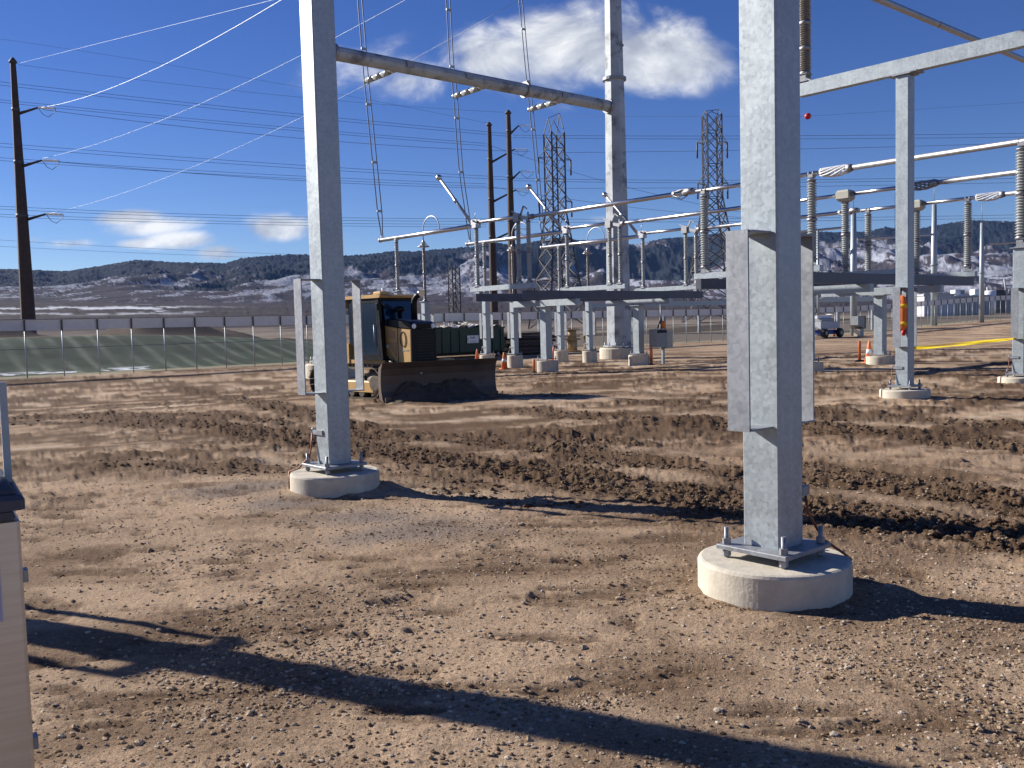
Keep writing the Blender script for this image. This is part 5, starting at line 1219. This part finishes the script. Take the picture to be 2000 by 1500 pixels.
# equipment cabinet on a pedestal by the far fence
t = thing('equipment_cabinet', 'grey equipment cabinet on a concrete pedestal right of the boom lift', 'cabinet', (29.5, 79.0, gz(29.5, 79.0)), TH)
m = MB(); m.box(-0.30, 0.30, -0.3, 0.3, 0, 0.62, 0.02); m.build('pedestal', CONC, t)
m = MB(); m.prism([(-0.75, 0.95), (0.35, 0.62), (0.35, 1.70), (-0.75, 1.70)], -0.35, 0.35); m.build('cabinet_box', GREYBOX, t)
m = MB(); m.box(0.36, 0.52, -0.36, 0.36, 0.62, 1.72); m.build('door_panel', BLACKP, t)
delineator('distant red-orange post left of the cabinet pedestal', 27.6, 79.5, 1.0, 0.10)
delineator('distant orange post right of the cabinet pedestal', 31.9, 80.5, 1.3, 0.07)

def building(label, x, y, w, d, h, mtl, rz, roof=None, name='control_building'):
    g = gz(x, y) + 0.0; t = thing(name, label, 'building', (x, y, g), rz)
    m = MB(); m.box(-w / 2, w / 2, -d / 2, d / 2, -0.3, h); wl = m.build('wall', mtl, t)
    m = MB(); m.box(-w / 2 - 0.2, w / 2 + 0.2, -d / 2 - 0.2, d / 2 + 0.2, h + 0.002, h + 0.25); m.build('roof', roof or HOUSEW, t)
    n = int(w / 0.45)
    for i in range(n):
        m = MB(); xx = -w / 2 + 0.2 + i * (w - 0.4) / max(1, n - 1); m.box(xx - 0.05, xx + 0.05, -d / 2 - 0.05, -d / 2 - 0.001, 0.2, h - 0.05); m.build('siding_rib', WHITE, t)
    return t
def wz(x, y, z): return z - gz(x, y)      # height above the local ground of a level z
t = building('low white ribbed control building beyond the fence on the right', 70.6, 156.0, 5.0, 5.0, wz(70.6, 156, 4.4), HOUSEW, 0.0)
hb = wz(80.2, 165, 4.2); t = building('flat-roofed grey building with two white roof units', 80.2, 165.0, 6.4, 6.0, hb, GREYBOX, 0.0)
for x in (-1.9, 1.5):
    m = MB(); m.box(x - 0.9, x + 0.9, -2.6, -0.8, hb + 0.26, hb + 1.25, 0.08); un = m.build('roof_unit', WHITE, t)
    m = MB(); m.box(x + 0.05, x + 0.75, -2.63, -2.602, hb + 0.45, hb + 1.1); m.build('louvre', GREYBOX, un)
hb = wz(93.5, 182, 5.3); t = thing('storage_tank', 'stubby white tank with a vent pipe behind the right-hand fence', 'tank', (93.5, 182.0, gz(93.5, 182)), 0)
m = MB(); m.lathe([(1.15, 0), (1.15, hb), (0.8, hb + 0.3)], 24); m.build('shell', WHITE, t)
m = MB(); m.tube([(-0.5, 0, hb), (-0.5, 0, hb + 1.0)], 0.12, 8); m.build('vent_pipe', WHITE, t)
hb = wz(100, 190, 5.2); t = thing('transformer', 'dark far transformer bank with bushings at the right edge', 'transformer', (100.0, 190.0, gz(100, 190)), 0)
m = MB(); m.box(-2.2, -0.3, -2, 2, 0, hb + 0.6, 0.1); m.build('tank_body', DARKST, t)
m = MB(); m.box(-0.25, 2.6, -2, 2, 0, hb - 0.4, 0.1); m.build('radiator_bank', GREYBOX, t)
for i in range(3):
    m = MB(); m.lathe(shed_profile(hb - 0.38, hb + 0.7, 0.16, 0.28, 5), 12, (0.2 + i * 0.9, -1)); m.build('bushing', PORC, t)
m = MB(); m.tube([(1.0, 0, hb - 0.3), (0.5, 0, hb + 2.8)], 0.13, 8); m.build('raised_arm', HOUSEW, t)

# ------------------------------------------------------------------ stainless cabinet at the left edge
t = thing('stainless_cabinet', 'brushed stainless cabinet with a dark moulded cap at the left edge', 'cabinet', (-1.452, 2.17, gz(-1.45, 2.2)), math.radians(32))
m = MB(); m.box(-0.25, 0.25, -0.02, 0.40, -0.05, 1.20, 0.008); m.build('cabinet_box', STAIN, t)
m = MB(); m.box(-0.27, 0.235, -0.045, 0.42, 1.203, 1.225, 0.004); m.box(-0.27, 0.262, -0.05, 0.43, 1.225, 1.262, 0.012); m.build('cap_rim', NAVY, t)
m = MB(); m.add([(x, y, z) for (z, xa, xb, ya, yb) in ((1.2625, -0.27, 0.245, -0.03, 0.41), (1.278, -0.27, 0.235, -0.022, 0.40), (1.292, -0.27, 0.21, -0.005, 0.385), (1.303, -0.27, 0.17, 0.02, 0.36), (1.308, -0.27, 0.11, 0.06, 0.32)) for (x, y) in ((xa, ya), (xb, ya), (xb, yb), (xa, yb))],
                [(3, 2, 1, 0), (16, 17, 18, 19)] + [(4 * i + j, 4 * i + (j + 1) % 4, 4 * i + 4 + (j + 1) % 4, 4 * i + 4 + j) for i in range(4) for j in range(4)], True); m.build('cap_dome', NAVY, t)
m = MB(); m.box(0.234, 0.252, 0.196, 0.214, 1.20, 1.53); m.build('conduit', GALV, t)
for z in (1.05, 0.62):
    m = MB(); m.box(0.2505, 0.262, -0.01, 0.03, z - 0.015, z + 0.015); m.build('hinge', CAST, t)
m = MB(); m.box(-0.05, 0.200, -0.024, -0.0205, 0.95, 1.10); lb = m.build('label_plate', mat('label_lilac', (0.42, 0.42, 0.55), 0.5), t)
m = MB(); m.box(-0.05, 0.182, -0.0265, -0.0245, 0.968, 1.082); m.build('label_panel', BLACKP, lb)

# ------------------------------------------------------------------ transmission poles, towers, conductors
def rust_pole(label, x, y, h, rb, rt, arms, dirx, lean=0.0):
    g = gz(x, y); t = thing('rust_pole', label, 'utility pole', (x, y, g), 0.0, 'weathering steel poles')
    m = MB(); m.lathe([(rb, -0.3), (rb * 0.55 + rt * 0.45, h * 0.5), (rt, h)], 12, smooth=False); m.build('shaft', RUST, t)
    m = MB(); m.lathe([(rt * 1.5, h), (rt * 1.5, h + 0.12), (rt * 0.5, h + 0.5)], 12); m.build('cap', DARKST, t)
    for (z, L, rise) in arms:
        z -= g; rr = rb + (rt - rb) * z / h
        m = MB(); d = Vector(dirx).normalized(); p0 = d * rr * 0.6 + Vector((0, 0, z - rise)); p1 = d * (rr + L) + Vector((0, 0, z))
        m.tube([p0, p1], [0.17, 0.09], 8); ar = m.build('arm', RUST, t)
        m = MB(); m.lathe([(rr * 1.12, z - rise + 0.3), (rr * 1.12, z - rise + 0.6)], 12); m.build('arm_collar', DARKST, ar)
        m = MB()
        for j in range(10): m.tube([p1 + Vector((0.1 + j * 0.16, 0, -0.01 * j)), p1 + Vector((0.2 + j * 0.16, 0, -0.01 * j))], 0.13, 8)
        m.build('insulator_string', LAMP, ar)
        m = MB(); m.tube([p1, p1 + Vector((0.5, 0, -0.7)), p1 + Vector((1.0, 0, -0.95)), p1 + Vector((1.6, 0, -0.5)), p1 + Vector((1.8, 0, -0.1))], 0.03, 6); m.build('jumper_loop', WIRE, ar)
    return t
rust_pole('tall rust-brown steel pole with three arms at the far left', -49.0, 95.0, 27.6, 0.72, 0.26, ((24.46, 1.9, 0.55), (19.25, 1.9, 0.55), (13.9, 1.9, 0.55)), (1, 0, 0))
rust_pole('shorter of the two rust-brown poles left of the lattice tower', -2.3, 135.0, 29.5, 0.62, 0.30, ((26.3, 3.4, 1.6), (20.6, 3.4, 1.5), (15.1, 3.4, 1.4)), (1, -0.3, 0))
rust_pole('taller of the two rust-brown poles left of the lattice tower', 0.45, 128.0, 29.6, 0.60, 0.30, ((28.2, 1.2, 1.0), (22.1, 1.2, 1.0), (16.2, 1.2, 1.0)), (1, -0.5, 0))

def lattice(label, x, y, h, wt, wb, hk, arms, rz, peak):
    """four-leg lattice tower; hk = height of the knee where the legs start to splay"""
    g = gz(x, y); t = thing('lattice_tower', label, 'pylon', (x, y, g), rz, 'lattice towers')
    def half(z): return wt / 2 if z >= hk else wt / 2 + (wb - wt) / 2 * (1 - z / hk)
    lev = [0, 0.22 * hk, 0.42 * hk, 0.60 * hk, 0.75 * hk, 0.88 * hk, hk]
    n = int((h - hk) / (wt * 0.95)); lev += [hk + (h - hk) * (i + 1) / n for i in range(n)]
    C4 = ((-1, -1), (1, -1), (1, 1), (-1, 1))
    for (a, b) in C4:
        m = MB()
        for z0, z1 in ((0, hk), (hk, h)): m.obox((a * half(z0), b * half(z0), z0), (a * half(z1), b * half(z1), z1), 0.20, 0.20, (a, b, 0))
        m.build('leg', DARKST, t)
    for i, (z0, z1) in enumerate(zip(lev[:-1], lev[1:])):
        for q in range(4):
            (a, b), (c, d) = C4[q], C4[(q + 1) % 4]; h0, h1 = half(z0), half(z1); w = 0.10 if z0 >= hk else 0.13
            m = MB(); m.obox((a * h0, b * h0, z0), (c * h1, d * h1, z1), w, w); m.build('brace', DARKST, t)
            m = MB(); m.obox((c * h0, d * h0, z0), (a * h1, b * h1, z1), w, w); m.build('brace', DARKST, t)
            if i % 2 == 0: m = MB(); m.obox((a * h0, b * h0, z0), (c * h0, d * h0, z0), 0.10, 0.10); m.build('strut', DARKST, t)
    for (z, L) in arms:
        for sg in (-1, 1):
            m = MB(); tip = (sg * (wt / 2 + L), 0, z)
            for b in (-1, 1): m.obox((sg * wt / 2, b * wt / 2, z), tip, 0.11, 0.11)
            m.obox((sg * wt / 2, 0, z + 1.6), tip, 0.09, 0.09); ar = m.build('crossarm', GALV2, t)
            m = MB()
            m.tube([tip, (tip[0], 0.0, z - 2.3)], 0.13, 7); m.build('insulator_string', DARKST, ar)
    if peak:
        m = MB()
        for b in (-1, 1):
            m.obox((-wt / 2, b * wt / 2, h), (-wt / 2 * 0.9, 0, h + peak * 0.7), 0.10, 0.10); m.obox((wt / 2, b * wt / 2, h), (wt / 2 * 0.9, 0, h + peak), 0.10, 0.10)
        m.obox((-wt / 2, 0, h), (0.2, 0, h + peak * 0.75), 0.08, 0.08); m.obox((wt / 2, 0, h), (0.0, 0, h + peak * 0.6), 0.08, 0.08); m.obox((-wt / 2 * 0.9, 0, h + peak * 0.7), (wt / 2 * 0.9, 0, h + peak), 0.08, 0.08)
        m.build('peak', DARKST, t)
    return t
lattice('lattice transmission tower behind the rust poles, left of the big pole', 7.2, 140.0, 28.9, 2.2, 6.6, 17.5, ((25.2, 1.7), (19.0, 1.7)), 0.5, 3.0)
lattice('slender lattice tower just left of the near column', 30.6, 140.0, 30.6, 2.2, 7.6, 18.5, ((26.6, 1.2), (20.6, 1.2)), 0.12, 0.8)
lattice('small distant lattice tower behind the green dumpster', -11.2, 190.0, 12.2, 1.7, 1.9, 1.0, (), 0.6, 0)

LINES = [
    ('w1', [-46.46, 95.0, 24.47], [-6.23, 41.18, 17.7], 1.15, 0.016),
    ('w2', [-46.55, 95.0, 19.46], [-2.64, 44.3, 17.7], 1.1, 0.01),
    ('w3', [-46.26, 95.0, 13.94], [0.91, 47.37, 17.7], 1.4, 0.008),
    ('w0', [-48.46, 95.0, 28.85], [-7.22, 36.62, 14.61], -0.0, 0.007),
    ('d1a', [-81.84, 110.0, 34.5], [0.27, 128.0, 27.3], 0.4, 0.024),
    ('d1b', [-81.87, 110.0, 34.16], [0.26, 128.0, 26.96], 0.45, 0.024),
    ('d2a', [-85.74, 115.0, 33.63], [-2.75, 135.0, 27.41], 0.45, 0.024),
    ('d2b', [-85.76, 115.0, 33.33], [-2.76, 135.0, 27.05], 0.45, 0.024),
    ('d3', [-46.27, 95.0, 24.26], [3.56, 140.0, 27.0], 0.8, 0.024),
    ('d4a', [-82.43, 110.0, 26.77], [0.11, 128.0, 21.48], 0.45, 0.024),
    ('d4b', [-82.46, 110.0, 26.36], [0.1, 128.0, 21.14], 0.5, 0.024),
    ('d5a', [-86.32, 115.0, 26.01], [-2.91, 135.0, 21.7], 0.6, 0.024),
    ('d5b', [-86.35, 115.0, 25.65], [-2.92, 135.0, 21.34], 0.6, 0.024),
    ('d5c', [-46.26, 95.0, 19.2], [3.05, 140.0, 21.61], 0.65, 0.024),
    ('d6a', [-83.03, 110.0, 18.9], [-0.45, 128.0, 15.91], 0.8, 0.024),
    ('d6b', [-83.06, 110.0, 18.55], [-0.46, 128.0, 15.57], 0.8, 0.024),
    ('d7a', [-86.9, 115.0, 18.39], [-3.07, 135.0, 15.96], 0.6, 0.024),
    ('d7b', [-86.92, 115.0, 18.08], [-3.08, 135.0, 15.59], 0.6, 0.024),
    ('d8a', [-48.46, 95.0, 28.75], [0.83, 128.0, 30.08], 0.6, 0.015),
    ('d8b', [-85.15, 115.0, 41.43], [-1.95, 135.0, 30.12], -0.9, 0.015),
    ('d9a', [-302.92, 400.0, 51.27], [1.76, 500.0, 36.16], 3.2, 0.06),
    ('d9b', [-303.22, 400.0, 47.39], [1.69, 500.0, 33.44], 2.15, 0.06),
    ('r1a', [1.09, 128.0, 27.07], [90.36, 118.0, 23.53], 0.4, 0.024),
    ('r1b', [1.08, 128.0, 26.73], [90.37, 118.0, 23.02], 0.4, 0.024),
    ('r2', [7.73, 140.0, 26.74], [91.91, 120.0, 23.13], 0.4, 0.024),
    ('r3a', [0.94, 128.0, 21.32], [90.47, 118.0, 18.91], 0.85, 0.024),
    ('r3b', [0.93, 128.0, 20.98], [90.48, 118.0, 18.47], 0.8, 0.024),
    ('r4', [7.61, 140.0, 21.49], [92.03, 120.0, 17.92], 0.35, 0.024),
    ('r5a', [0.8, 128.0, 15.81], [90.6, 118.0, 13.51], 0.35, 0.024),
    ('r5b', [0.79, 128.0, 15.4], [90.61, 118.0, 13.06], 0.3, 0.024),
    ('r6a', [-2.03, 135.0, 27.03], [37.48, 150.0, 18.35], 0.8, 0.024),
    ('r6b', [-2.19, 135.0, 21.25], [37.47, 150.0, 17.54], 0.5, 0.024),
]
NM = {'w': ('bright conductor sweeping up from the far-left rust pole to the dead-end frame', WIREB), 'd': ('dark conductor crossing the sky to the rust poles', WIRE), 'r': ('dark conductor crossing the sky right of the rust poles', WIRE)}
POS = {'w1': 'upper bright conductor rising from the top arm of the far-left pole', 'w2': 'middle bright conductor rising from the second arm of the far-left pole', 'w3': 'lower bright conductor rising from the lowest arm of the far-left pole', 'w0': 'thin bright shield wire rising from the tip of the far-left pole',
       'd3': 'single dark conductor leaving the top arm of the far-left pole', 'd5c': 'single dark conductor leaving the second arm of the far-left pole', 'd8a': 'faint shield wire from the far-left pole tip to the rust poles', 'd8b': 'faint shield wire crossing highest on the left',
       'd9a': 'faint distant wire over the left mountains, upper of two', 'd9b': 'faint distant wire over the left mountains, lower of two',
       'r2': 'single dark conductor right of the lattice tower, upper', 'r4': 'single dark conductor right of the lattice tower, lower', 'r6a': 'dark conductor slanting down behind the big pole, upper', 'r6b': 'dark conductor slanting down behind the big pole, lower'}
PAIR = {'d1': 'highest dark wire pair left of the rust poles', 'd2': 'second dark wire pair from the top, left of the rust poles', 'd4': 'third dark wire pair from the top, left of the rust poles', 'd5': 'fourth dark wire pair from the top, left of the rust poles',
        'd6': 'fifth dark wire pair from the top, left of the rust poles', 'd7': 'lowest dark wire pair left of the rust poles', 'r1': 'highest dark wire pair right of the big pole', 'r3': 'middle dark wire pair right of the big pole', 'r5': 'lowest dark wire pair right of the big pole'}
for (n, p0, p1, sag, r) in LINES:
    p0 = Vector(p0); p1 = Vector(p1); m = MB()
    pts = []
    for i in range(25):
        f = i / 24; p = (p1 - p0) * f; pts.append((p.x, p.y, p.z - 4 * sag * f * (1 - f)))
    m.tube(pts, r, 6)
    o = m.build('conductor', (WIREB if n == 'w1' else WIREM) if n[0] == 'w' else WIRE, None, p0)
    if n in POS: tag(o, POS[n], 'wire', 'overhead conductors')
    else: tag(o, ('upper strand of the ' if n[2] == 'a' else 'lower strand of the ') + PAIR[n[:2]], 'wire', 'overhead conductors')
# red marker ball on a shield wire, upper right
t = thing('marker_ball', 'small red aviation marker ball against the sky at upper right', 'marker ball', (38.4, 120.0, 26.88), 0.0)
m = MB(); m.lathe([(0.02 + 0.4 * math.sin(math.pi * i / 14), -0.4 * math.cos(math.pi * i / 14)) for i in range(15)], 20); m.build('ball', REDB, t)
m = MB(); m.tube([(-30, 2.0, 1.2), (0, 0, 0), (60, -6, 1.0)], 0.012, 5); m.build('shield_wire', WIRE, t)

# ------------------------------------------------------------------ thin winter haze between the site and the mountains
m = MB(); m.box(-9000, 9000, -600, 8200, -40, 640); hz = m.build('haze', [])
hm = bpy.data.materials.new('haze_air'); hm.use_nodes = True; ht = hm.node_tree; ht.nodes.clear(); g = NT(ht)
pv_ = g.n('ShaderNodeVolumePrincipled', {'Color': (0.26, 0.48, 1.0, 1), 'Density': 2.2e-5, 'Anisotropy': 0.0})
ht.links.new(pv_.outputs[0], g.n('ShaderNodeOutputMaterial').inputs['Volume'])
hz.data.materials.clear(); hz.data.materials.append(hm); hz['kind'] = 'stuff'; hz['label'] = 'thin bluish haze filling the air towards the mountains'; hz['category'] = 'haze'
